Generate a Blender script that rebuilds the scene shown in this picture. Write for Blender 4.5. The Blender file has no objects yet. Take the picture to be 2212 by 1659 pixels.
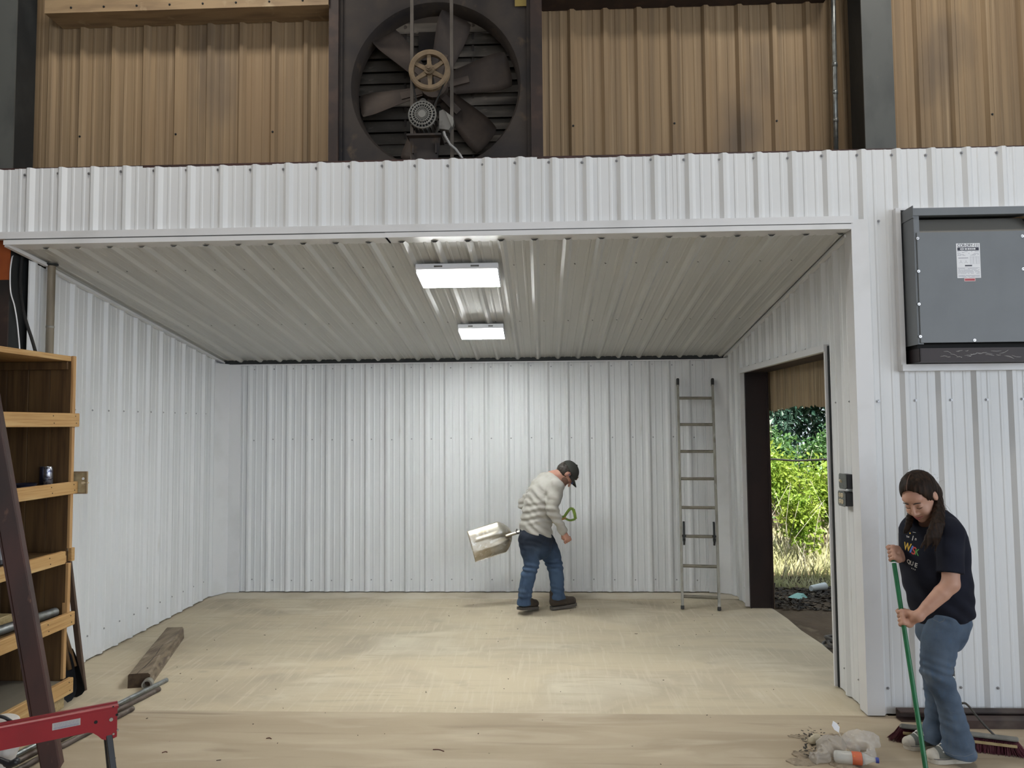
import bpy, math, random
import numpy as np
from mathutils import Vector, Matrix

S = bpy.context.scene
COL = S.collection

# ------------------------------------------------------------------ camera
F_PX, CAM_H = 1595.0, 1.8834
PITCH, YAW, ROLL = 0.0549, -0.0396, -0.0084
def cam_axes():
    cy, sy, cp, sp = math.cos(YAW), math.sin(YAW), math.cos(PITCH), math.sin(PITCH)
    w = Vector((sy*cp, cy*cp, sp)); r = Vector((cy, -sy, 0)); u = r.cross(w)
    c, s = math.cos(ROLL), math.sin(ROLL)
    return c*r+s*u, -s*r+c*u, w
AR, AU, AW = cam_axes()
CAM = Vector((0, 0, CAM_H))
cd = bpy.data.cameras.new('camera'); cam = bpy.data.objects.new('camera', cd); COL.objects.link(cam)
cd.sensor_width = 36.0; cd.lens = F_PX*36.0/2212.0; cd.clip_start = 0.05; cd.clip_end = 300
m = Matrix((AR, AU, -AW)).transposed().to_4x4(); m.translation = CAM
cam.matrix_world = m
S.camera = cam

# ------------------------------------------------------------------ world, sun, large lamps, exposure
wd = bpy.data.worlds.new('overcast_sky'); S.world = wd; wd.use_nodes = True
bg = wd.node_tree.nodes['Background']
bg.inputs[0].default_value = (0.80, 0.90, 1.0, 1); bg.inputs[1].default_value = 1.2
def light(name, kind, loc, target, energy, color, size=None, size_y=None, angle=None):
    d = bpy.data.lights.new(name, kind); o = bpy.data.objects.new(name, d); COL.objects.link(o)
    d.energy = energy; d.color = color
    if kind == 'AREA':
        d.shape = 'RECTANGLE'; d.size = size; d.size_y = size_y
    if angle: d.angle = angle
    o.location = loc
    o.rotation_euler = (Vector(target)-Vector(loc)).to_track_quat('-Z', 'Y').to_euler()
    return o
light('sun', 'SUN', (0, -10, 20), (-0.5, -10+10*0.60, 10), 15.0, (1.0, 0.95, 0.84), angle=0.01)
# daylight entering through the hall's big open bay behind the photographer, and two unseen lamps added to brighten the hall floor
light('rear_bay_daylight', 'AREA', (1.0, -7.6, 3.0), (-0.4, 5.0, 2.0), 140, (0.84, 0.91, 1.0), 9.0, 4.6)
light('side_bay_daylight', 'AREA', (8.8, -3.6, 2.9), (-1.5, 5.6, 1.6), 310, (0.82, 0.90, 1.0), 6.5, 5.0)
light('added_hall_lamp', 'AREA', (2.6, 3.7, 6.35), (2.6, 3.7, 0), 62, (1.0, 0.95, 0.87), 1.2, 0.5)
light('added_hall_lamp', 'AREA', (-2.4, 3.7, 6.35), (-2.4, 3.7, 0), 62, (1.0, 0.95, 0.87), 1.2, 0.5)
S.view_settings.view_transform = 'Standard'; S.view_settings.look = 'None'
S.view_settings.exposure = 0.0; S.view_settings.gamma = 1.0
S.cycles.adaptive_threshold = 0.02; S.cycles.max_bounces = 7; S.cycles.diffuse_bounces = 4; S.cycles.glossy_bounces = 3; S.cycles.transparent_max_bounces = 8
try: S.view_settings.use_curve_mapping = False
except Exception: pass

# ------------------------------------------------------------------ helpers
def at(px, py, D):
    "point seen at a pixel of the 2212x1659 frame, at distance y = D"
    d = AW + AR*((px-1106)/F_PX) + AU*((829.5-py)/F_PX)
    return CAM + d*(D/d.y)

class MB:
    def __init__(s): s.v = []; s.f = []; s.mi = []; s.cur = 0
    def add(s, vs, fs):
        n = len(s.v); s.v += [tuple(v) for v in vs]
        for f in fs: s.f.append(tuple(i+n for i in f)); s.mi.append(s.cur)
        return s
    def box(s, c, d, R=None):
        x, y, z = d[0]/2, d[1]/2, d[2]/2; c = Vector(c)
        vs = [Vector(p) for p in ((-x,-y,-z),(x,-y,-z),(x,y,-z),(-x,y,-z),(-x,-y,z),(x,-y,z),(x,y,z),(-x,y,z))]
        if R is not None: vs = [R @ v for v in vs]
        return s.add([c+v for v in vs], [(0,3,2,1),(4,5,6,7),(0,1,5,4),(1,2,6,5),(2,3,7,6),(3,0,4,7)])
    def bx(s, x0, x1, y0, y1, z0, z1):
        return s.box(((x0+x1)/2,(y0+y1)/2,(z0+z1)/2), (abs(x1-x0),abs(y1-y0),abs(z1-z0)))
    def bbox(s, c, d, b=0.004, R=None):
        "box with chamfered vertical/horizontal edges (chamfer b)"
        x, y, z = d[0]/2, d[1]/2, d[2]/2; c = Vector(c)
        vs = []
        for sx in (-1,1):
            for sy in (-1,1):
                for sz in (-1,1):
                    vs += [Vector((sx*x, sy*(y-b), sz*(z-b))), Vector((sx*(x-b), sy*y, sz*(z-b))), Vector((sx*(x-b), sy*(y-b), sz*z))]
        def i(sx, sy, sz, k): return ((sx>0)*4+(sy>0)*2+(sz>0))*3+k
        fs = []
        for a in (-1,1):
            fs.append([i(a,-1,-1,0), i(a,1,-1,0), i(a,1,1,0), i(a,-1,1,0)][::a])
            fs.append([i(-1,a,-1,1), i(-1,a,1,1), i(1,a,1,1), i(1,a,-1,1)][::a])
            fs.append([i(-1,-1,a,2), i(1,-1,a,2), i(1,1,a,2), i(-1,1,a,2)][::a])
        for a in (-1,1):
            for e in (-1,1):
                fs.append([i(a,e,-1,0), i(a,e,1,0), i(a,e,1,1), i(a,e,-1,1)])
                fs.append([i(a,-1,e,0), i(a,1,e,0), i(a,1,e,2), i(a,-1,e,2)])
                fs.append([i(-1,a,e,1), i(1,a,e,1), i(1,a,e,2), i(-1,a,e,2)])
        for sx in (-1,1):
            for sy in (-1,1):
                for sz in (-1,1): fs.append([i(sx,sy,sz,0), i(sx,sy,sz,1), i(sx,sy,sz,2)])
        if R is not None: vs = [R @ v for v in vs]
        return s.add([c+v for v in vs], fs)
    def beam(s, a, b, w, h, up=(0,0,1), b_=0.0):
        a, b = Vector(a), Vector(b); z = (b-a); L = z.length; z.normalize()
        x = Vector(up).cross(z)
        if x.length < 1e-4: x = Vector((1,0,0))
        x.normalize(); y = z.cross(x)
        R = Matrix((x, y, z)).transposed()
        return s.bbox((a+b)/2, (w, h, L), b_, R) if b_ else s.box((a+b)/2, (w, h, L), R)
    def cyl(s, a, b, r0, r1=None, n=12, caps=True):
        if r1 is None: r1 = r0
        a, b = Vector(a), Vector(b); z = (b-a).normalized()
        x = z.orthogonal().normalized(); y = z.cross(x)
        vs = []
        for k in range(n):
            t = 2*math.pi*k/n; d = x*math.cos(t)+y*math.sin(t); vs += [a+d*r0, b+d*r1]
        fs = [(2*k, 2*((k+1)%n), 2*((k+1)%n)+1, 2*k+1) for k in range(n)]
        if caps: fs += [tuple(2*k for k in range(n))[::-1], tuple(2*k+1 for k in range(n))]
        return s.add(vs, fs)
    def tube(s, pts, r, n=8, caps=True):
        pts = [Vector(p) for p in pts]; m_ = len(pts); rs = r if isinstance(r, (list, tuple)) else [r]*m_
        vs = []; px = None
        for i, p in enumerate(pts):
            t = (pts[min(i+1,m_-1)]-pts[max(i-1,0)]).normalized()
            x = t.orthogonal().normalized() if px is None else (px - t*px.dot(t)).normalized()
            px = x; y = t.cross(x)
            for k in range(n):
                a = 2*math.pi*k/n; vs.append(p+(x*math.cos(a)+y*math.sin(a))*rs[i])
        fs = [(i*n+k, i*n+(k+1)%n, (i+1)*n+(k+1)%n, (i+1)*n+k) for i in range(m_-1) for k in range(n)]
        if caps: fs += [tuple(range(n))[::-1], tuple((m_-1)*n+k for k in range(n))]
        return s.add(vs, fs)
    def prism(s, poly, O, U, V, N, depth):
        "polygon (list of (u,v)) in plane O,U,V extruded along N"
        O, U, V, N = Vector(O), Vector(U), Vector(V), Vector(N); n = len(poly)
        a = [O+U*p[0]+V*p[1] for p in poly]; b = [p+N*depth for p in a]
        return s.add(a+b, [tuple(range(n))[::-1], tuple(range(n, 2*n))]+[(k, (k+1)%n, n+(k+1)%n, n+k) for k in range(n)])
    def lathe(s, prof, O, A, n=24):
        "profile [(r, h)] turned around axis A through O"
        O, A = Vector(O), Vector(A).normalized(); x = A.orthogonal().normalized(); y = A.cross(x); vs = []
        for r, h in prof:
            for k in range(n):
                t = 2*math.pi*k/n; vs.append(O+A*h+(x*math.cos(t)+y*math.sin(t))*r)
        m_ = len(prof)
        fs = [(i*n+k, i*n+(k+1)%n, (i+1)*n+(k+1)%n, (i+1)*n+k) for i in range(m_-1) for k in range(n)]
        return s.add(vs, fs)
    def mesh(s, name):
        me = bpy.data.meshes.new(name); me.from_pydata(s.v, [], s.f); me.update(); return me

def root_of(o):
    while o.parent: o = o.parent
    return o
def tag(o, label=None, cat=None, group=None, kind=None):
    if label: o['label'] = label
    if cat: o['category'] = cat
    if group: o['group'] = group
    if kind: o['kind'] = kind
    return o
def thing(name, label=None, cat=None, loc=(0,0,0), group=None, kind=None):
    o = bpy.data.objects.new(name, None); COL.objects.link(o); o.location = loc; o.empty_display_size = 0.1
    return tag(o, label, cat, group, kind)
def obj(name, mb, mats, parent=None, smooth=False, kind=None, label=None, angle=None):
    "world-coordinate geometry as ONE object; children keep their thing's base as origin"
    me = mb.mesh(name) if isinstance(mb, MB) else mb
    o = bpy.data.objects.new(name, me); COL.objects.link(o)
    if parent is not None:
        o.parent = parent
        off = root_of(parent).location
        if off.length > 0: me.transform(Matrix.Translation(-off))
    if not isinstance(mats, (list, tuple)): mats = [mats]
    for mt in mats: me.materials.append(mt)
    if isinstance(mb, MB) and len(mats) > 1: me.polygons.foreach_set('material_index', mb.mi)
    if smooth:
        me.polygons.foreach_set('use_smooth', [True]*len(me.polygons))
        if angle is not None:
            try: me.set_sharp_from_angle(angle=angle)
            except Exception: pass
    if kind: o['kind'] = kind
    if label: o['label'] = label
    return o
def solo(name, mb, mats, label, cat, loc=None, smooth=False, group=None, kind=None, angle=None):
    "a thing that is one mesh; origin moved to its base"
    o = obj(name, mb, mats, None, smooth, kind, None, angle)
    if loc is not None:
        o.data.transform(Matrix.Translation(-Vector(loc))); o.location = loc
    return tag(o, label, cat, group)
def link_copy(o, parent, loc=None):
    c = o.copy(); COL.objects.link(c); c.parent = parent
    if loc is not None: c.location = loc
    return c

# ------------------------------------------------------------------ procedural materials
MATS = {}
def mat(name, base, rough=0.5, metal=0.0, spec=0.5, var=None, bump=None, trans=None, alpha=None, emit=None, coat=0, zmix=None):
    """var: list of (color, noise scale (x,y,z), lo, hi, detail) layered over base by noise threshold
       bump: list of (scale (x,y,z), strength, distance)"""
    if name in MATS: return MATS[name]
    mt = bpy.data.materials.new(name); mt.use_nodes = True; MATS[name] = mt
    nt = mt.node_tree; N = nt.nodes; L = nt.links; b = N['Principled BSDF']
    b.inputs['Roughness'].default_value = rough; b.inputs['Metallic'].default_value = metal
    b.inputs['Specular IOR Level'].default_value = spec
    if coat: b.inputs['Coat Weight'].default_value = coat
    col = (*base, 1); b.inputs['Base Color'].default_value = col
    tc = N.new('ShaderNodeTexCoord')
    def noise(sc, detail=4, dist=0.0):
        mp = N.new('ShaderNodeMapping'); mp.inputs['Scale'].default_value = sc; L.new(tc.outputs['Object'], mp.inputs['Vector'])
        nz = N.new('ShaderNodeTexNoise'); nz.inputs['Scale'].default_value = 1.0; nz.inputs['Detail'].default_value = detail
        nz.inputs['Distortion'].default_value = dist
        L.new(mp.outputs[0], nz.inputs['Vector']); return nz.outputs['Fac']
    prev = None
    for v in (var or []):
        c, sc, lo, hi = v[:4]; det = v[4] if len(v) > 4 else 4
        mr = N.new('ShaderNodeMapRange'); mr.inputs['From Min'].default_value = lo; mr.inputs['From Max'].default_value = hi
        L.new(noise(sc, det, v[5] if len(v) > 5 else 0.0), mr.inputs['Value'])
        mx = N.new('ShaderNodeMix'); mx.data_type = 'RGBA'
        L.new(mr.outputs[0], mx.inputs['Factor'])
        if prev is None: mx.inputs['A'].default_value = col
        else: L.new(prev, mx.inputs['A'])
        mx.inputs['B'].default_value = (*c, 1); prev = mx.outputs['Result']
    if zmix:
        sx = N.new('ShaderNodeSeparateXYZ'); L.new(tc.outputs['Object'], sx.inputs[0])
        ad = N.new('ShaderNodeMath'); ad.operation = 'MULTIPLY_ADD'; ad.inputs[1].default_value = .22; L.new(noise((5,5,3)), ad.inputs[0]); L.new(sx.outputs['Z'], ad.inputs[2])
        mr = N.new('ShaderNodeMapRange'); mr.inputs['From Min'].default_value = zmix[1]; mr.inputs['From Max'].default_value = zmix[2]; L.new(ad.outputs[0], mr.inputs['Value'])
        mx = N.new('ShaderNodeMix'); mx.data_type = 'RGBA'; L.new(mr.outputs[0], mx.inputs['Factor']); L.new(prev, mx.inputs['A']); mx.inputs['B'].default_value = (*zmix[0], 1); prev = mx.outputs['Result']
    if prev is not None: L.new(prev, b.inputs['Base Color'])
    pn = None
    for sc, st, ds in (bump or []):
        bp = N.new('ShaderNodeBump'); bp.inputs['Strength'].default_value = st; bp.inputs['Distance'].default_value = ds
        L.new(noise(sc, 5), bp.inputs['Height'])
        if pn is not None: L.new(pn, bp.inputs['Normal'])
        pn = bp.outputs[0]
    if pn is not None: L.new(pn, b.inputs['Normal'])
    if trans: b.inputs['Transmission Weight'].default_value = trans
    if alpha is not None: b.inputs['Alpha'].default_value = alpha
    if emit:
        b.inputs['Emission Color'].default_value = (*emit[0], 1); b.inputs['Emission Strength'].default_value = emit[1]
    return mt
def leafmat(name, c1, c2, tr):
    mt = bpy.data.materials.new(name); mt.use_nodes = True; nt = mt.node_tree; N = nt.nodes; L = nt.links
    b = N['Principled BSDF']; out = N['Material Output']; b.inputs['Roughness'].default_value = 0.45
    tc = N.new('ShaderNodeTexCoord'); nz = N.new('ShaderNodeTexNoise'); nz.inputs['Scale'].default_value = 3.0; nz.inputs['Detail'].default_value = 3
    L.new(tc.outputs['Object'], nz.inputs['Vector'])
    rp = N.new('ShaderNodeValToRGB'); rp.color_ramp.elements[0].color = (*c1, 1); rp.color_ramp.elements[1].color = (*c2, 1)
    rp.color_ramp.elements[0].position = .35; rp.color_ramp.elements[1].position = .65
    L.new(nz.outputs['Fac'], rp.inputs[0]); L.new(rp.outputs[0], b.inputs['Base Color'])
    t = N.new('ShaderNodeBsdfTranslucent'); L.new(rp.outputs[0], t.inputs[0])
    mx = N.new('ShaderNodeMixShader'); mx.inputs[0].default_value = tr
    L.new(b.outputs[0], mx.inputs[1]); L.new(t.outputs[0], mx.inputs[2]); L.new(mx.outputs[0], out.inputs['Surface'])
    return mt

white_steel = mat('white_painted_steel', (.70,.71,.72), .38, 0, .5,
    var=[((.64,.65,.655), (2.2,2.2,.5), .45, .75), ((.55,.54,.52), (14,14,2.0), .68, .8)], bump=[((3,3,1.2), .10, .02)])
white_trim = mat('white_trim_steel', (.70,.70,.71), .35, 0, .5, var=[((.62,.62,.62), (3,3,3), .5, .75)])
ceil_steel = mat('shaded_white_ceiling_steel', (.50,.50,.48), .33, 0, .5, var=[((.45,.45,.43), (2,.4,2), .45, .7)], bump=[((3,1,3), .08, .02)])  # same white paint as the walls, ceiling shade put into the colour
brown_steel = mat('brown_dusty_steel', (.28,.195,.112), .7, 0, .3,
    var=[((.19,.132,.078), (22,22,.35), .38, .66), ((.35,.255,.155), (34,34,.5), .56, .74), ((.24,.16,.09), (1.3,1.3,.8), .5, .75), ((.11,.085,.065), (1.1,1.1,.5), .62, .8)],
    bump=[((40,40,1), .25, .004)])
soot_steel = mat('sooty_fan_steel', (.046,.037,.032), .75, .0, .3, var=[((.026,.023,.024), (4,4,4), .4, .65), ((.09,.064,.044), (9,9,9), .6, .78)], bump=[((30,30,30), .3, .003)])
fan_blade_m = mat('rusty_fan_blade', (.066,.050,.041), .7, 0, .3, var=[((.042,.033,.029), (6,6,6), .4, .65), ((.11,.075,.055), (40,40,40), .66, .78)], bump=[((40,40,40), .2, .002)])
pulley_m = mat('dusty_pulley_iron', (.20,.145,.09), .7, .1, .3, var=[((.13,.095,.06), (14,14,14), .4, .65)])
motor_m = mat('motor_grey', (.15,.145,.135), .6, .2, .4, var=[((.08,.075,.07), (14,14,14), .45, .7)])
black_m = mat('black_void', (.008,.008,.008), .8)
red_primer = mat('red_oxide_primer', (.060,.026,.022), .55, 0, .4, var=[((.032,.018,.016), (5,5,2), .45, .7), ((.11,.055,.04), (30,30,12), .66, .78)], bump=[((40,40,20), .15, .002)])
dark_primer = mat('dark_plum_primer', (.026,.016,.017), .5, 0, .45, var=[((.014,.010,.012), (3,3,2), .45, .7), ((.10,.05,.015), (3.0,3.0,9), .72, .80)])
col_grey = mat('column_grey_paint', (.085,.088,.083), .6, 0, .4, var=[((.062,.065,.063), (6,6,3), .45, .7), ((.13,.12,.10), (12,12,12), .68, .8)])
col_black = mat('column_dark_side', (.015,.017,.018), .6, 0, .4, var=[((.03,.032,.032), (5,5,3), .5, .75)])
orange_m = mat('orange_primer', (.33,.075,.016), .6, 0, .4, var=[((.26,.055,.014), (8,8,8), .45, .7)])
rust_dark = mat('dark_rusty_steel', (.034,.021,.018), .65, 0, .4, var=[((.06,.035,.026), (9,9,9), .5, .72), ((.018,.014,.013), (3,3,3), .5, .7)])
galv = mat('galvanised_pipe', (.30,.32,.32), .38, .75, .5, var=[((.20,.20,.19), (22,22,22), .45, .68), ((.14,.10,.075), (9,9,9), .62, .76)])
tan_pipe_m = mat('tan_dusty_pipe', (.25,.21,.155), .55, .1, .4, var=[((.17,.14,.10), (20,20,3), .45, .7), ((.33,.29,.23), (8,8,6), .6, .75)])
screw_m = mat('screw_zinc', (.32,.32,.33), .35, .7)
chrome = mat('bright_zinc', (.62,.62,.63), .22, .9)
wood_new = mat('new_pine', (.47,.285,.115), .6, 0, .3, var=[((.36,.19,.065), (9,9,90), .45, .72), ((.53,.35,.16), (3,3,26), .5, .7), ((.15,.07,.03), (8,7,16), .74, .80)])
wood_end = mat('pine_edge', (.42,.25,.115), .65, 0, .3, var=[((.30,.16,.06), (60,60,4), .45, .7)])
wood_dark = mat('aged_shelf_board', (.125,.070,.028), .65, 0, .3, var=[((.075,.040,.017), (26,26,1.6), .42, .66), ((.16,.092,.036), (14,14,1.0), .56, .74), ((.028,.015,.008), (9,9,4), .70, .78)])
wood_pale = mat('pale_treated_lumber', (.40,.31,.165), .65, 0, .3, var=[((.31,.22,.10), (8,60,60), .45, .7)])
wood_timber = mat('weathered_timber', (.22,.175,.125), .8, 0, .2, var=[((.13,.10,.075), (22,3,30), .42, .66), ((.31,.26,.20), (30,4,30), .58, .74), ((.065,.045,.032), (9,2,9), .66, .78)], bump=[((50,5,50), .5, .006)])
timber_end = mat('timber_end_grain', (.085,.058,.038), .85, 0, .2, var=[((.05,.034,.024), (20,20,20), .4, .65)])
# ================================================================== SETTING
PITCH_R = 0.2286            # rib spacing of the panels
DB, DF = 8.4036, 4.9426     # back wall, front plane (y)
XL, XR = -3.70, 2.091       # side walls (x)
CZ0, CZ1 = 3.155, 2.63      # ceiling height at the front edge and at the back wall
def ceil_z(y): return CZ0 + (CZ1-CZ0)*(y-DF)/(DB-DF)

def profile(s0, s1, phase, P, h, minor=.0036, base=.035, top=.011):
    "rib profile points (s, d) between s0 and s1; rib centres at phase + k*P"
    pts = [(s0, None)]
    k0 = math.floor((s0-phase)/P)-1
    for k in range(k0, k0+int((s1-s0)/P)+4):
        c = phase+k*P
        for ds, d in ((-base,0),(-top,h),(top,h),(base,0)): pts.append((c+ds, d))
        for q in (1/3, 2/3):
            for ds, d in ((-.013,0),(-.006,minor),(.006,minor),(.013,0)): pts.append((c+q*P+ds, d))
    pts = sorted([p for p in pts if p[1] is not None])
    ss = np.array([p[0] for p in pts]); dd = np.array([p[1] for p in pts])
    out = [(s0, float(np.interp(s0, ss, dd)))]+[p for p in pts if s0+1e-6 < p[0] < s1-1e-6]+[(s1, float(np.interp(s1, ss, dd)))]
    return out
def panel_mb(O, U, N, V, s0, s1, phase, lo, hi, P=PITCH_R, h=.023, t=.0012, **kw):
    """one roll-formed sheet: profile along U, ribs along N, length along V from lo(s) to hi(s); with sheet thickness"""
    O, U, N, V = Vector(O), Vector(U), Vector(N), Vector(V); pr = profile(s0, s1, phase, P, h, **kw); n = len(pr)
    fl = lo if callable(lo) else (lambda s: lo); fh = hi if callable(hi) else (lambda s: hi)
    vs = []
    for off in (0, -t):
        for s, d in pr:
            b = O+U*s+N*(d+off); vs += [b+V*fl(s), b+V*fh(s)]
    m2 = 2*n; fs = []
    for i in range(n-1):
        fs.append((2*i, 2*i+2, 2*i+3, 2*i+1)); fs.append((m2+2*i, m2+2*i+1, m2+2*i+3, m2+2*i+2))
        fs.append((2*i+1, 2*i+3, m2+2*i+3, m2+2*i+1)); fs.append((2*i, m2+2*i, m2+2*i+2, 2*i+2))
    fs.append((0, 1, m2+1, m2)); fs.append((2*n-2, m2+2*n-2, m2+2*n-1, 2*n-1))
    mb = MB(); mb.add(vs, fs); return mb
def screw_mesh(N):
    N = Vector(N); mb = MB(); mb.cyl(N*-.001, N*.0025, .0095, .0085, 10); mb.cyl(N*.002, N*.0075, .0058, .0052, 6); return mb
def screw_row(mb, pts, N, r=1.0):
    N = Vector(N)
    for p in pts:
        p = Vector(p); mb.cyl(p-N*.001, p+N*.0025, .0085*r, .0075*r, 8); mb.cyl(p+N*.002, p+N*.007, .0052*r, .0046*r, 6)

# ---- floor: slabs with joints
conc = mat('dusty_concrete', (.52,.445,.325), .85, 0, .25, var=[
    ((.41,.35,.265), (.9,1.5,1), .44, .66, 6, .8), ((.60,.535,.415), (1.1,1.5,1), .52, .72, 6, .8), ((.45,.385,.285), (1.2,12,1), .52, .72, 4, .5),
    ((.57,.50,.385), (30,2.2,1), .52, .80, 5, .4), ((.34,.295,.23), (2.2,3.4,1), .64, .80, 7), ((.08,.065,.05), (46,46,1), .765, .785, 2)], bump=[((70,70,1), .25, .002), ((4,9,1), .25, .006)])
conc_hall = mat('brown_dusty_concrete', (.42,.345,.25), .85, 0, .25, var=[
    ((.355,.285,.205), (.6,2.6,1), .42, .68, 6, .6), ((.48,.405,.305), (.9,5,1), .52, .72, 6, .9), ((.31,.25,.185), (1.0,16,1), .60, .78, 4, .5),
    ((.12,.10,.08), (26,34,1), .76, .79, 2)], bump=[((70,70,1), .25, .002), ((4,12,1), .3, .006)])
conc_pale = mat('pale_old_concrete', (.56,.50,.40), .85, 0, .25, var=[((.44,.38,.29), (1.3,1.3,1), .42, .58, 3), ((.58,.53,.44), (2.2,5,1), .52, .70, 5)], bump=[((60,60,1), .25, .002)])
fl = thing('floor', kind='structure')
mb = MB(); mb.bx(-9, 9, -9, 4.933, -.12, 0); obj('hall_slab', mb, conc_hall, fl)
mb = MB()
edge = [(2.32,8.09),(2.32,7.72),(2.34,7.3),(2.33,6.9),(2.36,6.5),(2.345,6.1),(2.36,5.7),(2.35,5.35),(2.20,5.34),(2.20,4.934),(-3.9,4.934),(-3.9,8.09)]
mb.prism(edge[::-1], (0,0,-.12), (1,0,0), (0,1,0), (0,0,1), .12); obj('lean_to_slab', mb, conc, fl)
mb = MB(); mb.bx(-3.9, 2.2, 8.094, 8.5, -.12, .001); obj('back_strip_slab', mb, conc_pale, fl)

# ---- back wall
wb = thing('wall_back', loc=(0, DB, 0), kind='structure')
x0b = -3.3692
edges_b = [x0b-.255]+[x0b-.115+.9144*k for k in range(0, 7)]+[2.08]
mb0 = None
for i in range(len(edges_b)-1):
    a, b = edges_b[i], edges_b[i+1]
    if 1 <= i <= 6-0 and abs((b-a)-.9144) < 1e-6 and mb0 is not None:
        link_copy(mb0, wb, (a-edges_b[1], -.0015*(i % 2), 0)); continue
    p = panel_mb((0,DB,0), (1,0,0), (0,-1,0), (0,0,1), a, b, x0b, .012, CZ1-.03)
    o = obj('panel', p, white_steel, wb)
    if i == 1: mb0 = o
mb = MB()
for z in (2.545, 1.73, .14):
    screw_row(mb, [(x0b+PITCH_R*k+.052+random.Random(k+int(z*9)).uniform(-.004,.004), DB-.001, z+random.Random(k*7+int(z*5)).uniform(-.008,.008)) for k in range(-1, 24)], (0,-1,0))
obj('screws', mb, screw_m, wb, kind='stuff')
# inside-corner flashing
tr = thing('trim_1', kind='structure', loc=(XL, DB, 0))
mb = MB(); mb.prism([(XL+.002, DB-.235),(XL+.02, DB-.235),(XL+.105, DB-.03),(XL+.235, DB-.022),(XL+.235, DB-.004),(XL+.002, DB-.004)][::-1], (0,0,.006), (1,0,0), (0,1,0), (0,0,1), CZ1-.03)
obj('corner_flashing', mb, white_trim, tr)
mb = MB(); mb.prism([(XR-.002, DB-.19),(XR-.015, DB-.19),(XR-.03, DB-.10),(XR-.17, DB-.022),(XR-.25, DB-.022),(XR-.25, DB-.004),(XR-.002, DB-.004)], (0,0,.006), (1,0,0), (0,1,0), (0,0,1), CZ1-.03)
tr2 = thing('trim_2', kind='structure', loc=(XR, DB, 0)); obj('corner_flashing', mb, white_trim, tr2)

# ---- left wall (ribs towards +x)
wl = thing('wall_left', loc=(XL, 5.15, 0), kind='structure')
ph_l = 5.20
lim = [5.15, 5.20+.9144*.5]+[5.20+.9144*(.5+k) for k in range(1, 4)]
lim = [5.15]+[ph_l-.115+.9144*k for k in range(1, 4)]+[DB]
for i in range(len(lim)-1):
    p = panel_mb((XL,0,0), (0,1,0), (1,0,0), (0,0,1), lim[i], lim[i+1], ph_l, .012, lambda s: ceil_z(s)-.02)
    obj('panel', p, white_steel, wl)
mb = MB()
for z in (2.03, .20):
    screw_row(mb, [(XL+.001, ph_l+PITCH_R*k+.06, z) for k in range(0, 14)], (1,0,0))
obj('screws', mb, screw_m, wl, kind='stuff')
# ---- right wall with the doorway (ribs towards -x)
DY0, DY1, DZ = 5.452, 7.722, 2.40
wr = thing('wall_right', loc=(XR, DF, 0), kind='structure')
ph_r = 5.03
lr = [4.955, 5.418, 5.875, 6.79, 7.70, DB]
for i in range(len(lr)-1):
    a, b = lr[i], lr[i+1]
    if i == 0: lo = .012
    elif b > DY1+.05: lo = .012
    else: lo = DZ+.03
    def lof(s, lo=lo, a=a): return DZ+.03 if (DY0-.04 < s < DY1+.03 and lo < 1) else lo
    p = panel_mb((XR,0,0), (0,1,0), (-1,0,0), (0,0,1), a, b, ph_r, lo if i == 0 else (DZ+.03 if b <= DY1 else .012), lambda s: ceil_z(s)-.02)
    if i == 4:
        p = panel_mb((XR,0,0), (0,1,0), (-1,0,0), (0,0,1), DY1+.02, DB, ph_r, .012, lambda s: ceil_z(s)-.02)
        obj('panel', panel_mb((XR,0,0), (0,1,0), (-1,0,0), (0,0,1), a, DY1+.02, ph_r, DZ+.03, lambda s: ceil_z(s)-.02), white_steel, wr)
    obj('panel', p, white_steel, wr)
mb = MB(); screw_row(mb, [(XR-.001, y, z) for y in (5.10, 5.33) for z in (2.02, .17)]+[(XR-.001, 5.9+.2286*k, 2.455) for k in range(8)]+[(XR-.001, 7.86, z) for z in (2.02, .17, 1.1)], (-1,0,0))
obj('screws', mb, screw_m, wr, kind='stuff')
# ---- front wall: header above the opening and the wall to the right of it (ribs towards the camera, -y)
FT = 3.695
x0f = -3.5553
wf = thing('wall_front', loc=(0, DF, 0), kind='structure')
ef = [-4.9]+[x0f-.115+.9144*k for k in range(-0, 7)]
hdr0 = None
lim = [x0f-.115+.9144*k for k in range(-2, 7)]
for i in range(len(lim)-1):
    a, b = lim[i], lim[i+1]
    if b > 2.4: continue
    if hdr0 is None:
        hdr0 = obj('panel', panel_mb((0,DF,0), (1,0,0), (0,-1,0), (0,0,1), a, b, x0f, 3.215, FT), white_steel, wf); a_h = a
    else: link_copy(hdr0, wf, (a-a_h, -.0018*(i % 2), .006*((i*7) % 3-1)))
last = lim[max(i for i in range(len(lim)) if lim[i] <= 2.4)]
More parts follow.
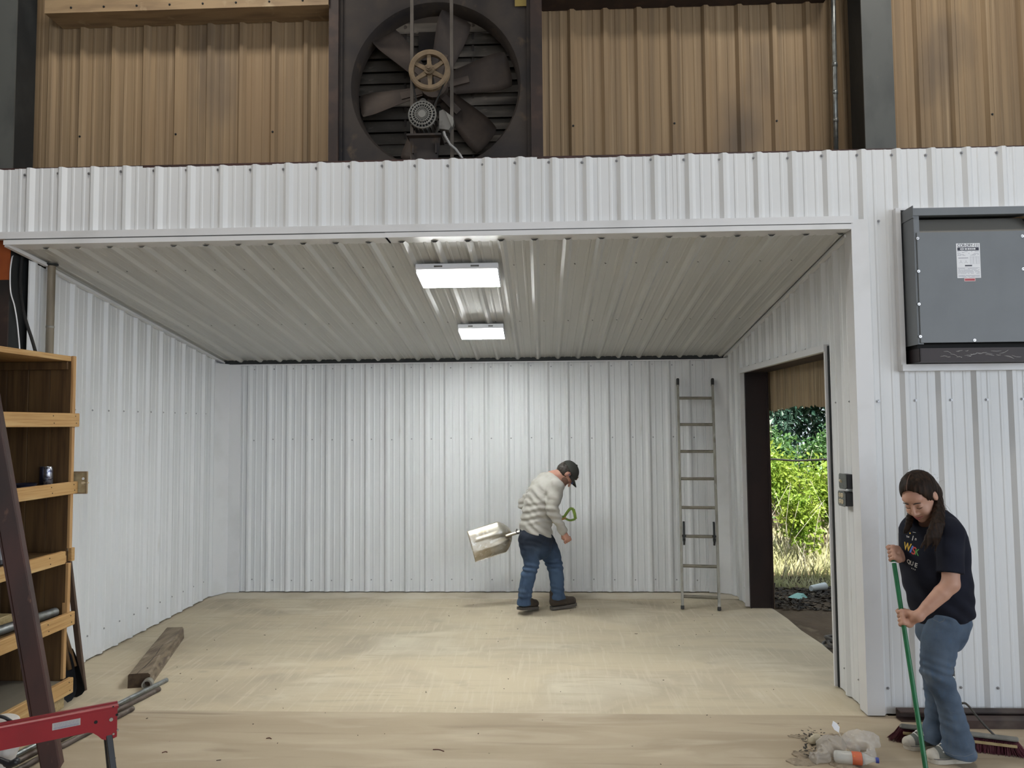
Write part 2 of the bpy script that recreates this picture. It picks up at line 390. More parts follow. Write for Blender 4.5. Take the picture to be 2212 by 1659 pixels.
# right part: full height panels with the transformer opening
TX0, TX1, TZ0, TZ1 = 2.375, 3.20, 2.255, 3.275
right = [(last, TX0, .010, FT+.004), (TX0, TX1, TZ1, FT+.004), (TX0, TX1, .010, TZ0), (TX1, 4.05, .010, FT+.004), (4.05, 4.9644, .010, FT), (4.9644, 5.88, .010, FT), (5.88, 9.0, .010, FT)]
if last < 2.105:
    obj('panel', panel_mb((0,DF,0), (1,0,0), (0,-1,0), (0,0,1), last, 2.105, x0f, 3.215, FT+.004), white_steel, wf); right[0] = (2.105, TX0, .010, FT+.004)
for a, b, lo, hi in right:
    obj('panel', panel_mb((0,DF,0), (1,0,0), (0,-1,0), (0,0,1), a, b, x0f, lo, hi), white_steel, wf)
sc0 = None
spots = [(x0f+PITCH_R*k-.035, FT-.035) for k in range(-1, 31)]
spots += [(x0f+PITCH_R*k+.06, 2.02) for k in range(25, 31)]+[(x0f+PITCH_R*25-.045+.09, 2.02)]+[(x0f+PITCH_R*k+.05, .175) for k in range(25, 31)]+[(x0f+PITCH_R*25-.03, .175), (x0f+PITCH_R*25+.09, 3.21)]
for i, (x, z) in enumerate(spots):
    jx, jz = random.Random(i).uniform(-.006,.006), random.Random(i+99).uniform(-.006,.006)
    if sc0 is None:
        sc0 = obj('screw', screw_mesh((0,-1,0)), screw_m, None); sc0.parent = wf
    else: sc0 = link_copy(sc0, wf)
    sc0.location = (x+jx, -.0045, z+jz)
# dark red rail behind the header's top edge
tr3 = solo('trim_3', MB().bx(-5.0, 9.0, DF+.012, DF+.06, 3.45, FT+.016), red_primer, None, None, kind='structure'); 
# header trim: two-step J trim along the opening, and the underside return
tr4 = thing('trim_4', kind='structure', loc=(0, DF, 3.16))
mb = MB(); mb.prism([(-.040,0),(-.040,.048),(0,.048),(0,.044),(-.034,.044),(-.034,.002),(0,.002),(0,0)], (-4.6,DF,3.196), (0,1,0), (0,0,1), (1,0,0), 4.6+2.072); obj('header_flashing', mb, white_trim, tr4)
mb = MB(); mb.bx(-3.70, 2.06, DF-.036, DF-.004, 3.180, 3.197); obj('shadow_gap_strip', mb, mat('gap_shade_grey', (.10,.10,.10), .6), tr4)  # dark grey strip paints the shade of the slit between the flashings
mb = MB(); mb.prism([(-.052,0),(-.050,.033),(0,.033),(0,.027),(-.043,.030),(-.046,.006),(.10,.006),(.10,0)], (-3.70,DF,3.152), (0,1,0), (0,0,1), (1,0,0), 2.67); obj('drip_flashing', mb, white_trim, tr4)
mb = MB(); mb.prism([(-.055,0),(-.053,.034),(0,.034),(0,.027),(-.043,.030),(-.046,.006),(.10,.006),(.10,0)], (-1.045,DF,3.152), (0,1,0), (0,0,1), (1,0,0), 3.10); obj('drip_flashing', mb, white_trim, tr4)
# outside corner flashing at the right front corner
tr5 = thing('trim_5', kind='structure', loc=(XR, DF, 0))
mb = MB(); mb.prism([(XR-.028, DF-.028),(XR+.082, DF-.028),(XR+.082, DF-.0235),(XR-.0235, DF-.0235),(XR-.0235, DF+.085),(XR-.028, DF+.085)][::-1], (0,0,.008), (1,0,0), (0,1,0), (0,0,1), 3.215)
obj('corner_flashing', mb, white_trim, tr5)
# doorway trims
d1 = thing('door_1', kind='structure', loc=(XR, DY0, 0))
mb = MB(); mb.bx(XR-.037, XR+.005, DY0-.02, DY1+.045, DZ-.005, DZ+.047); obj('door_head_trim', mb, white_trim, d1)
mb = MB(); mb.bx(XR-.030, XR+.006, DY0-.018, DY0+.002, .01, DZ+.02); obj('door_jamb_trim', mb, white_trim, d1)
mb = MB(); mb.bx(XR-.012, XR+.004, DY0-.038, DY0-.019, .01, DZ+.035); obj('door_jamb_channel', mb, col_black, d1)
mb = MB(); mb.bx(XR-.030, XR+.030, DY1+.009, DY1+.045, .01, DZ); obj('door_jamb_trim', mb, white_trim, d1)
mb = MB(); mb.bx(XR+.012, XR+.25, DY0-.03, DY1+.02, DZ, DZ+.09); obj('door_head_beam', mb, rust_dark, d1)
mb = MB(); mb.bx(XR+.012, XR+.24, DY1-.012, DY1+.008, -.02, DZ); mb.bx(XR+.010, XR+.024, DY1-.025, DY1-.010, -.02, DZ); mb.bx(XR+.226, XR+.244, DY1-.03, DY1-.010, -.02, DZ)
obj('door_steel_post', mb, dark_primer, d1)
mb = MB(); mb.bx(XR+.016, XR+.236, DY1-.016, DY1-.011, 1.965, 1.972); mb.bx(XR+.016, XR+.236, DY1-.015, DY1-.011, 1.60, 1.604); obj('weld_seam', mb, rust_dark, d1)
mb = MB(); mb.bx(XR+.012, XR+.24, DY0-.03, DY0-.012, -.02, DZ); obj('door_steel_post', mb, dark_primer, d1)
# ---- ceiling
ce = thing('ceiling', loc=(0, DF, CZ0), kind='structure')
sl = Vector((0, DB-DF, CZ1-CZ0)); SL = sl.length; sv = sl.normalized(); nv = Vector((0, sv.z, -sv.y))   # nv points down
if nv.z > 0: nv = -nv
ph_c = -3.465
ec = [XL+.01]+[ph_c-.115+.9144*k for k in range(1, 7)]+[XR-.01]
c0 = None
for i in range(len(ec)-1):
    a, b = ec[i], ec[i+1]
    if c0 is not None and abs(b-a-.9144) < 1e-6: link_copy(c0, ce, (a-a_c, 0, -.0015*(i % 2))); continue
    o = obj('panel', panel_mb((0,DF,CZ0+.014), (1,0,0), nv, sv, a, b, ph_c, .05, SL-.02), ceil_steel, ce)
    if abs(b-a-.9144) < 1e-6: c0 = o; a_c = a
mb = MB()
for y in (5.49, 6.95):
    screw_row(mb, [Vector((ph_c+PITCH_R*k+.07, y, ceil_z(y)+.014)) for k in range(0, 24)], nv, 1.1)
obj('screws', mb, mat('screw_dark', (.10,.10,.10), .5, .4), ce, kind='stuff')
tr6 = thing('trim_6', kind='structure', loc=(XL, DF, CZ0))
mb = MB(); a, b = Vector((XR-.022, 5.0, ceil_z(5.0)-.012)), Vector((XR-.022, DB-.03, ceil_z(DB-.03)-.012)); mb.beam(a, b, .036, .022); obj('ceiling_edge_trim', mb, white_trim, tr6)
mb = MB(); a, b = Vector((XL+.030, 5.32, ceil_z(5.32)-.020)), Vector((XL+.030, DB-.03, ceil_z(DB-.03)-.012)); mb.beam(a, b, .040, .020); obj('ceiling_edge_trim', mb, white_trim, tr6)
mb = MB(); a, b = Vector((XL+.018, 4.90, ceil_z(4.96)-.002)), Vector((XL+.045, 5.27, ceil_z(5.27)-.012)); mb.beam(a, b, .030, .024); obj('ceiling_edge_trim', mb, white_trim, tr6)
mb = MB(); mb.bx(XL+.02, XR-.02, DB-.036, DB-.022, CZ1-.040, CZ1-.028); obj('ceiling_edge_trim', mb, white_trim, tr6)
mb = MB(); mb.bx(XL+.02, XR-.02, DB-.03, DB-.002, CZ1-.030, CZ1+.03); obj('closure_strip', mb, col_black, tr6)
mb = MB(); mb.prism([(DF+.02, CZ0+.07),(DB+.12, CZ1+.05),(DB+.12, CZ1+.075),(DF+.02, CZ0+.10)], (-3.9,0,0), (0,1,0), (0,0,1), (1,0,0), 6.35)
solo('roof', mb, rust_dark, None, None, kind='structure')
# outer skins so that no daylight leaks in
mb = MB(); mb.bx(XL-.30, XL-.26, 5.2, DB+.1, -.1, 3.2); mb.bx(XL-.30, XR+.1, DB+.08, DB+.11, -.1, CZ1+.06); mb.bx(XR+.20, XR+.235, DY1+.02, DB+.11, -.1, 3.0); solo('wall_outer', mb, brown_steel, None, None, kind='structure')

# ---- upper old wall: brown ribbed sheets, girts
PB = .2458
wu = thing('wall_upper', loc=(0, 5.35, 3.4), kind='structure')
for lo_x, hi_x, ph in ((-6.2, -1.50, -3.458), (.02, 2.33, .255), (2.33, 9.0, 2.52)):
    x = lo_x; n_ = 0
    while x < hi_x-.02:
        nx = min(hi_x, ph-.12+PB*4*(math.floor((x-ph+.12)/(PB*4)+1e-4)+1))
        obj('panel', panel_mb((0,5.35,0), (1,0,0), (0,-1,0), (0,0,1), x, nx, ph, 3.42, 6.6, P=PB, h=.026, base=.034, top=.013, minor=.004), brown_steel, wu)
        x = nx; n_ += 1
mb = MB(); mb.bx(-1.6, .1, 5.60, 5.64, 3.4, 6.6); obj('backing_sheet', mb, soot_steel, wu)
girt_m = mat('girt_tan', (.30,.21,.12), .65, 0, .3, var=[((.20,.135,.08), (3,18,18), .45, .7), ((.38,.29,.18), (9,9,9), .6, .75)])
tr7 = thing('trim_7', kind='structure', loc=(0, 5.2, 4.95))
mb = MB(); mb.prism([(5.13,4.93),(5.345,4.93),(5.345,4.936),(5.136,4.936),(5.136,5.0),(5.345,5.02),(5.345,5.16),(5.13,5.16)], (-3.62,0,0), (0,1,0), (0,0,1), (1,0,0), 2.11); obj('girt', mb, girt_m, tr7)
mb = MB(); screw_row(mb, [(-3.42+.2458*k, 5.129, 4.967) for k in range(8)], (0,-1,0)); obj('screws', mb, col_black, tr7, kind='stuff')
mb = MB(); mb.bx(.03, 2.1, 5.13, 5.345, 4.955, 5.15); obj('girt', mb, rust_dark, tr7)
# screws and old drips on the brown sheets
mb = MB(); screw_row(mb, [(-3.458+PB*k, 5.323, 4.08) for k in (0,3,6)]+[(.255+PB*k, 5.323, 4.07) for k in (0,3,6)]+[(2.52+PB*3, 5.323, 4.08)], (0,-1,0)); obj('screws', mb, col_black, wu, kind='stuff')
# ---- hall shell behind the camera
mb = MB(); mb.bx(-9.2, 9.2, -9, 5.66, 6.6, 6.75); solo('ceiling_hall', mb, mat('hall_roof', (.32,.31,.29), .8), None, None, kind='structure')
hw = mat('hall_wall', (.38,.36,.33), .8)
solo('wall_hall_left', MB().bx(-9.2, -9, -9, 5.4, 0, 6.6), hw, None, None, kind='structure')
solo('wall_hall_right', MB().bx(9, 9.2, 1.0, 5.4, 0, 6.6).bx(9, 9.2, -9, -6.2, 0, 6.6).bx(9, 9.2, -6.2, 1.0, 5.6, 6.6), hw, None, None, kind='structure')
solo('wall_hall_rear', MB().bx(-9, -3.0, -9.1, -9, 0, 6.6).bx(-3, 9, -9.1, -9, 5.6, 6.6), hw, None, None, kind='structure')
solo('wall_hall_front', MB().bx(-9, -3.94, 5.39, 5.45, -.1, 3.45), brown_steel, None, None, kind='structure')
# ================================================================== THINGS ON AND AROUND THE WALLS
X3, Y3, Z3 = Vector((1,0,0)), Vector((0,1,0)), Vector((0,0,1))
# ---- steel columns (I sections)
def column(x0, x1, label, zones):
    t = thing('steel_column', label, 'column', (x0, 5.0, 0))
    for z0, z1, mt in zones:
        mb = MB(); mb.bx(x0, x1, 5.0, 5.012, z0, z1); obj('front_flange', mb, mt, t)
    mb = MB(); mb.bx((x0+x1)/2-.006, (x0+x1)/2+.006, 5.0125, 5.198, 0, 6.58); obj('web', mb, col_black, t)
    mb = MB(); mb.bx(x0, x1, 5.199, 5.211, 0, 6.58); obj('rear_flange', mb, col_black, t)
    return t
c = column(-3.935, -3.734, 'grey steel column at the left edge, orange and rusty below the white header', [(3.25, 6.58, col_grey), (2.93, 3.25, orange_m), (0, 2.93, rust_dark)])
mb = MB(); mb.bx(-3.738, -3.734, 5.0125, 5.1985, 0, 6.58); obj('side_plate', mb, col_black, c)
c = column(2.214, 2.418, 'grey steel column above the wall, left of the grey transformer cabinet', [(0, 6.58, col_grey)])
mb = MB(); mb.bx(2.214, 2.218, 5.0125, 5.1985, 0, 6.58); obj('side_plate', mb, col_black, c)
# rising conduit pipe beside the right column
mb = MB(); mb.tube([at(1806, 330, 5.26), at(1804, 200, 5.26), at(1801, 60, 5.26), at(1799, -60, 5.26)], .017, 10)
for k in range(3): mb.cyl(at(1803+k, 140+60*k, 5.26)-Z3*.015, at(1803+k, 140+60*k, 5.26)+Z3*.015, .020, n=10)
solo('conduit_pipe', mb, galv, 'dull galvanised conduit running up the brown wall beside the right column', 'pipe', at(1806, 330, 5.26), True)

# ---- exhaust fan
FX, FZ, FR, FY = -.745, 4.352, .602, 5.20
fan = thing('exhaust_fan', 'large dark sooty belt driven exhaust fan set high in the brown wall', 'fan', (FX, FY, 3.70))
hx0, hx1, hz0, hz1 = -1.432, -.066, 3.62, 5.10
# housing plate with a round flared orifice
mb = MB(); n = 64; vs = []; fs = []
ring = [(FR+.050, 0.0), (FR+.018, .012), (FR, .05), (FR-.004, .16)]
sq = []
for k in range(n):
    a = 2*math.pi*k/n; dx, dz = math.cos(a), math.sin(a)
    s = min((hx1-FX if dx > 0 else FX-hx0)/max(abs(dx),1e-6), (hz1-FZ if dz > 0 else FZ-hz0)/max(abs(dz),1e-6))
    vs.append((FX+dx*s, FY, FZ+dz*s))
for r, dy in ring:
    for k in range(n):
        a = 2*math.pi*k/n; vs.append((FX+math.cos(a)*r, FY+dy, FZ+math.sin(a)*r))
for j in range(len(ring)):
    for k in range(n): fs.append((j*n+k, j*n+(k+1)%n, (j+1)*n+(k+1)%n, (j+1)*n+k))
mb.add(vs, fs); obj('housing_plate', mb, soot_steel, fan, True, angle=.6)
mb = MB(); mb.cur = 0
for a, b in ((hx0-.012, hx0+.012), (hx1-.012, hx1+.012)):
    mb = MB(); mb.bx(a, b, FY-.02, FY+.40, hz0, hz1); obj('housing_side', mb, soot_steel, fan)
for x0, x1 in ((-1.512, -1.442), (-.052, .032)):
    mb = MB(); mb.bx(x0, x1, FY-.05, FY+.12, 3.5, 5.3); obj('frame_post', mb, rust_dark, fan)
# shutter behind the blades: vertical bars and single slats
for x in (FX-.27, FX+.25):
    mb = MB(); mb.bx(x-.008, x+.008, FY+.275, FY+.29, FZ-.62, FZ+.6); obj('shutter_bar', mb, soot_steel, fan)
sm = None
for k in range(13):
    if sm is None:
        b0 = MB(); b0.prism([(0,0),(.010,.002),(.052,.103),(.042,.105)], (-.64,0,0), (0,1,0), (0,0,1), (1,0,0), 1.28)
        sm = obj('shutter_slat', b0, mat('shutter_grey', (.085,.075,.065), .7, 0, .3, var=[((.045,.04,.036), (3,9,14), .42, .66), ((.14,.12,.10), (14,14,30), .62, .76)]), None); sm.parent = fan
    else: sm = link_copy(sm, fan)
    sm.location = (0, .255, FZ-.62-3.70+k*.095)
    sm.rotation_euler = (random.Random(k).uniform(-.12,.12), random.Random(k+5).uniform(-.01,.01), 0)
mb = MB(); mb.bx(FX-.16, FX+.02, FY+.235, FY+.25, FZ+.30, FZ+.52); obj('shutter_plate', mb, soot_steel, fan)
# six blades and hub
hub = Vector((FX-.02, FY+.12, FZ+.03))
bl = None
for k in range(6):
    a = math.radians(13+60*k)
    if bl is None:
        b0 = MB(); nu, nw = 10, 6; vs = []; fs = []
        for side in (.0, .004):
            for i in range(nu+1):
                u = i/nu; r = .10+u*.475; w = .075+.055*min(1, u*1.3)-.012*u**6; tw = -math.radians(40-14*u)
                for j in range(nw+1):
                    q = (j/nw*2-1)
                    cut = 1-.25*max(0, (u-.85)/.15)*abs(q)**4
                    c_ = q*w; camb = .018*(1-q*q)
                    vs.append((r*(1 if u < .999 else cut**.1), c_*math.sin(tw)+camb*math.cos(tw)+side, c_*math.cos(tw)-camb*math.sin(tw)))
        nn = (nu+1)*(nw+1)
        for i in range(nu):
            for j in range(nw):
                p = i*(nw+1)+j; fs.append((p, p+1, p+nw+2, p+nw+1)); fs.append((nn+p, nn+p+nw+1, nn+p+nw+2, nn+p+1))
        for i in range(nu):
            for j in (0, nw): p = i*(nw+1)+j; fs.append((p, p+nw+1, nn+p+nw+1, nn+p))
        for j in range(nw):
            for i in (0, nu): p = i*(nw+1)+j; fs.append((p, p+1, nn+p+1, nn+p))
        b0.add(vs, fs); bl = obj('fan_blade', b0, fan_blade_m, None, True); bl.parent = fan
    else: bl = link_copy(bl, fan)
    bl.location = hub-Vector((FX, FY, 3.70)); bl.rotation_euler = (0, -a, 0)
mb = MB(); mb.cyl(hub-Y3*.06, hub+Y3*.06, .10, .10, 20)
for k in range(6):
    a = math.radians(13+60*k); d = Vector((math.cos(a), 0, math.sin(a))); mb.beam(hub+d*.06, hub+d*.26, .05, .014, up=(0,1,0))
obj('hub', mb, fan_blade_m, fan)
rail_m = mat('rail_brown_grey', (.11,.095,.082), .7, .1, .3, var=[((.075,.064,.055), (9,9,5), .45, .7)])
slat_m = mat('shutter_grey', (.085,.075,.065), .7, 0, .3, var=[((.045,.04,.036), (3,9,14), .42, .66), ((.14,.12,.10), (14,14,30), .62, .76)])
# two upright rails with cross plates
for x in (at(890,200,5.04).x, at(976,200,5.04).x):
    mb = MB(); mb.bx(x-.011, x+.011, 5.03, 5.055, 3.5, 5.2); obj('support_rail', mb, rail_m, fan)
# big driven pulley with six spokes
pc = at(928, 153, 4.985)
def torus_prof(R, pts): return [(R+a, b) for a, b in pts]
mb = MB(); mb.lathe(torus_prof(.128, [(-.018,-.02),(.006,-.024),(.016,-.018),(.010,-.004),(.010,.004),(.016,.018),(.006,.024),(-.018,.02),(-.018,-.02)]), pc, (0,-1,0), 40)
pul = obj('drive_pulley', mb, pulley_m, fan, True, angle=.7)
for k in range(6):
    a = math.radians(32+60*k); d = Vector((math.cos(a), 0, math.sin(a)))
    mb = MB(); n2 = Vector((-d.z,0,d.x))
    mb.prism([(.02,-.017),(.116,-.012),(.116,.012),(.02,.017)], pc-Y3*.008, d, n2, (0,1,0), .016); obj('spoke', mb, pulley_m, pul)
mb = MB(); mb.cyl(pc-Y3*.030, pc+Y3*.03, .036, n=20); mb.cyl(pc-Y3*.045, pc-Y3*.03, .020, n=16); mb.cyl(pc-Y3*.058, pc-Y3*.04, .011, n=12)
for k in range(3): a = 2.1*k+.4; q = pc+Vector((math.cos(a),0,math.sin(a)))*.028; mb.cyl(q-Y3*.035, q-Y3*.028, .005, n=8)
obj('pulley_hub', mb, pulley_m, pul)
mb = MB(); mb.cyl(pc, hub, .014, n=12); obj('shaft', mb, motor_m, fan)
mb = MB(); mc = at(913, 250, 4.99)
for s in (-1, 1): mb.tube([pc+X3*s*.130-Y3*.0, pc+X3*s*.128+Z3*-.03, mc+X3*(s*.035+.01)+Y3*.02], .006, 6)
obj('drive_belt', mb, black_m, fan)
# motor with a slotted cowl
mot = MB(); mot.lathe([(.0,-.02),(.085,-.02),(.092,-.012),(.092,.16),(.07,.17),(0,.17)], mc+Y3*.02, (0,1,0), 28); mo = obj('motor', mot, motor_m, fan, True, angle=.6)
mb = MB(); mb.lathe([(.066,-.030),(.071,-.034),(.076,-.030),(.071,-.022),(.066,-.030)], mc, (0,1,0), 28); mb.lathe([(.046,-.032),(.049,-.035),(.052,-.032),(.049,-.026),(.046,-.032)], mc, (0,1,0), 24); mb.lathe([(0,-.036),(.026,-.036),(.030,-.024),(0,-.020)], mc, (0,1,0), 18)
mb.lathe([(.088,-.022),(.094,-.026),(.099,-.020),(.096,-.008),(.088,-.022)], mc, (0,1,0), 28)
for k in range(24):
    a = 2*math.pi*k/24; d = Vector((math.cos(a),0,math.sin(a))); mb.beam(mc+d*.028-Y3*.030, mc+d*.090-Y3*.024, .0045, .006, up=(0,1,0))
obj('motor_grille', mb, mat('grille_grey', (.20,.195,.18), .6, .2), mo)
mb = MB(); mb.lathe([(0,-.018),(.088,-.018),(.088,-.0185)], mc, (0,1,0), 24); obj('grille_void', mb, black_m, mo)
for k in range(9):
    a = math.radians(200+k*17.5); d = Vector((math.cos(a),0,math.sin(a)))
    mb = MB(); mb.beam(mc+d*.094+Y3*.0, mc+d*.094+Y3*.10, .006, .014, up=d); obj('cooling_fin', mb, motor_m, mo)
mb = MB(); mb.cyl(mc+Vector((-.005,.03,.10)), mc+Vector((-.005,.06,.128)), .03, .024, 14); obj('oil_cap', mb, motor_m, mo)
mb = MB(); mb.bx(mc.x-.11, mc.x+.13, 4.97, 5.16, mc.z-.145, mc.z-.132); obj('motor_plate', mb, soot_steel, fan)
mb = MB(); mb.prism([(-.10,0),(.12,0),(.10,-.16),(-.08,-.16)], (mc.x,5.02,mc.z-.146), X3, Z3, Y3, .008); mb.bx(mc.x-.075, mc.x-.065, 5.0,5.03, mc.z-.26, mc.z-.19); mb.bx(mc.x+.085, mc.x+.095, 5.0,5.03, mc.z-.26, mc.z-.19); obj('motor_bracket', mb, soot_steel, fan)
jb = at(964, 263, 5.0)
mb = MB(); mb.prism([(-.045,-.06),(.02,-.07),(.055,-.02),(.052,.015),(-.02,.075),(-.045,.065)], jb-Y3*.03, X3, Z3, Y3, .06); jo = obj('junction_box', mb, motor_m, fan)
mb = MB(); mb.prism([(-.02,.075),(.0,.055),(.045,-.055),(.052,-.035),(.055,-.02),(.052,.015)], jb-Y3*.036, X3, Z3, Y3, .006); obj('box_cover', mb, mat('grille_grey', (.2,.2,.2)), jo)
pts = [at(959,285,4.985), at(961,293,4.985), at(972,312,4.985), at(984,322,4.985), at(994,335,4.985), at(1003,350,4.985)]
mb = MB(); mb.tube(pts, .0085, 8); fc = obj('flex_conduit', mb, mat('flex_steel', (.42,.42,.42), .4, .5), fan, True)
mb = MB()
for i in range(len(pts)-1):
    for q in range(5):
        p = pts[i].lerp(pts[i+1], q/5); d = (pts[i+1]-pts[i]).normalized(); mb.cyl(p-d*.002, p+d*.002, .0105, n=8)
obj('conduit_rings', mb, mat('flex_steel', (.42,.42,.42)), fc, kind='stuff')
mb = MB(); a = at(1112,0,5.19); mb.bx(a.x, at(1138,0,5.19).x, 5.186, 5.19, at(1120,14,5.19).z, 5.06); obj('maker_plate', mb, mat('yellowed_plate', (.22,.16,.04), .6), fan, label='yellowed blank maker plate')

# ---- two LED wrap lamps on the ceiling
led = mat('led_diffuser', (1,1,1), .5, emit=((.96,1.0,.98), 78))
lamp_body = mat('lamp_body_white', (.72,.72,.75), .4)
def ceiling_lamp(x0, x1, y0, y1, label):
    yc = (y0+y1)/2; zc = ceil_z(yc)
    t = thing('ceiling_lamp', label, 'lamp', ((x0+x1)/2, yc, zc-.07), 'flat LED lamps under the white ceiling')
    U = X3; V = sv.copy(); Np = nv.copy()
    O = Vector(((x0+x1)/2, yc, zc+.013)); w = (x1-x0); l = (y1-y0)
    R = Matrix((U, V, -Np)).transposed()
    mb = MB(); mb.bbox(O+Np*.050, (w, l+.10, .045), .006, R); obj('lamp_housing', mb, lamp_body, t)
    mb = MB(); mb.prism([(-w/2+.004,-l/2),(w/2-.004,-l/2),(w/2-.004,l/2),(-w/2+.004,l/2)], O+Np*.0735, U, V, Np, .012); obj('lamp_diffuser', mb, led, t)
    for s in (-1, 1):
        mb = MB(); mb.bbox(O+U*s*(w/2-.003)+Np*.078, (.008, l+.012, .018), .002, R); obj('end_cap', mb, lamp_body, t)
    for k in (-1, 1):
        mb = MB(); mb.box(O+U*k*w*.22-V*(l/2+.052)+Np*.052, (w*.1, .004, .012), R); obj('knockout', mb, motor_m, t)
ceiling_lamp(-.922, -.307, 5.415, 5.74, 'larger lit flat LED lamp near the front edge of the ceiling')
ceiling_lamp(-.785, -.350, 6.975, 7.27, 'smaller lit flat LED lamp nearer the back wall')

# ---- transformer cabinet in its trimmed wall opening
txg = mat('cabinet_grey_paint', (.165,.180,.195), .5, 0, .5, var=[((.150,.163,.178), (4,4,4), .45, .7)], bump=[((160,160,160), .08, .001)])
tr8 = thing('trim_8', kind='structure', loc=(TX0, DF, TZ0))
mb = MB(); mb.bx(TX0-.028, TX0+.004, DF-.045, DF+.002, TZ0-.04, TZ1+.012); obj('opening_trim', mb, white_trim, tr8)
mb = MB(); mb.bx(TX0-.026, TX1+.03, DF-.060, DF+.002, TZ0-.045, TZ0-.002); obj('opening_trim', mb, white_trim, tr8)
mb = MB(); mb.bx(TX0-.024, TX1+.03, DF-.040, DF+.002, TZ1, TZ1+.014); obj('opening_trim', mb, white_trim, tr8)
ty0 = 4.765
tx = thing('transformer_cabinet', 'grey steel transformer cabinet with white data label set in the wall', 'transformer', (2.76, ty0, 2.26))
ax0, ax1 = 2.392, 3.165
mb = MB()
mb.bx(ax0, ax0+.004, ty0, DF+.5, 2.37, 3.20); mb.bx(ax1-.004, ax1, ty0, DF+.5, 2.37, 3.20)
mb.bx(ax0, ax0+.036, ty0, ty0+.004, 2.37, 3.20); mb.bx(ax1-.036, ax1, ty0, ty0+.004, 3.04, 3.20)
mb.bx(ax0, ax1, DF+.48, DF+.5, 2.37, 3.20); obj('cabinet_body', mb, txg, tx)
mb = MB(); mb.prism([(ty0-.006,3.197),(DF+.3,3.275),(DF+.3,3.285),(ty0-.006,3.245)], (ax0-.004,0,0), Y3, Z3, X3, ax1-ax0+.008); mb.bx(ax0-.004, ax1+.004, ty0-.008, ty0+.0, 3.197, 3.245); mb.bx(ax0-.005, ax0, ty0-.006, DF+.3, 3.185, 3.262); obj('cabinet_lid', mb, txg, tx)
mb = MB(); mb.prism([(ty0+.012,3.088),(ty0+.10,3.197),(ty0+.11,3.197),(ty0+.022,3.088)], (ax0+.034,0,0), Y3, Z3, X3, ax1-ax0-.068); obj('vent_hood', mb, mat('vent_hood_grey', (.19,.185,.17), .55), tx)  # hood has its own slightly warmer grey
mb = MB(); mb.bbox(((ax0+.014+3.150)/2, ty0-.004, (2.378+3.087)/2), (3.150-ax0-.014, .010, 3.087-2.378), .002); fp = obj('front_panel', mb, txg, tx)
bs = None
for (px, py) in ((1982,515),(1984,586),(1985,657),(1988,727),(2105,735),(2208,510),(2210,581)):
    p = at(px, py, ty0-.009)
    mb = MB(); mb.cyl(p, p-Y3*.003, .009, n=14); mb.cyl(p-Y3*.003, p-Y3*.007, .0062, .005, 12); b = obj('panel_screw', mb, chrome, fp)
    mb = MB(); mb.cyl(p-Y3*.007, p-Y3*.0076, .003, n=6); obj('screw_slot', mb, black_m, fp)
mb = MB(); mb.bx(ax0+.008, ax1-.008, ty0+.125, DF+.46, 2.38, 3.19); obj('cabinet_dark_fill', mb, black_m, tx)  # added black box, darkens the inside and blocks the view through the vent
# sticker
sx0, sx1, sz0, sz1 = 2.648, 2.795, 2.788, 3.011; sy = ty0-.0095
paper = mat('label_paper', (.78,.79,.82), .5); ink = mat('label_ink', (.02,.02,.04), .5); inkg = mat('label_ink_pale', (.30,.30,.36), .5)
mb = MB(); mb.bx(sx0, sx1, sy-.0006, sy, sz0, sz1); st = obj('data_label', mb, paper, tx, label='white data label with black heading')
def text_mesh(txt, size, mtl, O, U, V, name, parent, width=None, extrude=0.0004, font_scale_x=1.0, label=None):
    cu = bpy.data.curves.new(name, 'FONT'); cu.body = txt; cu.size = size; cu.extrude = extrude; cu.align_x = 'LEFT'; cu.resolution_u = 4
    to = bpy.data.objects.new('tmp', cu); COL.objects.link(to)
    dg = bpy.context.evaluated_depsgraph_get(); me = bpy.data.meshes.new_from_object(to.evaluated_get(dg)); bpy.data.objects.remove(to); bpy.data.curves.remove(cu)
    xs = [v.co.x for v in me.vertices]; w = max(xs)-min(xs); x0 = min(xs)
    sxx = (width/w) if width else font_scale_x
    U, V, O = Vector(U), Vector(V), Vector(O); Nn = U.cross(V)
    for v in me.vertices:
        c = v.co.copy(); v.co = O+U*((c.x-x0)*sxx)+V*c.y+Nn*c.z
    me.name = name
    return obj(name, me, mtl, parent, label=label)
text_mesh('COR-DRY-111', .030, ink, (sx0+.009, sy-.0011, sz1-.0235), X3, Z3, 'label_heading', st, width=sx1-sx0-.018)
mb = MB(); mb.bx(sx0+.007, sx1-.007, sy-.0012, sy-.0006, sz1-.047, sz1-.0265); obj('label_band', mb, ink, st)
mb = MB(); cx, cz = sx0+.036, sz1-.0367
mb.lathe([(.0065,0),(.0105,0),(.0105,.0004),(.0065,.0004)], (cx, sy-.0016, cz), (0,1,0), 20)
for v in range(len(mb.v)):
    x, y, z = mb.v[v]; mb.v[v] = (cx+(x-cx)*1.25, y, cz+(z-cz)*.62)
mb.bx(cx-.0015, cx+.0015, sy-.0016, sy-.0012, cz-.002, cz+.006); mb.bx(cx-.006, cx+.008, sy-.0016, sy-.0012, cz-.0008, cz+.0008)
for x0, x1 in ((.053,.066),(.070,.083),(.086,.094),(.097,.103),(.106,.119)):
    mb.bx(sx0+x0, sx0+x1, sy-.0016, sy-.0012, cz-.0048, cz+.0048)
obj('label_logo', mb, paper, st)
mb = MB(); R_ = random.Random(3)
def row(z, x0, x1, h, fill=.7):
    x = x0
    while x < x1:
        w = R_.uniform(.002,.009)
        if R_.random() < fill: mb.bx(sx0+x, sx0+min(x+w, x1), sy-.0011, sy-.0006, z-h/2, z+h/2)
        x += w+.0012
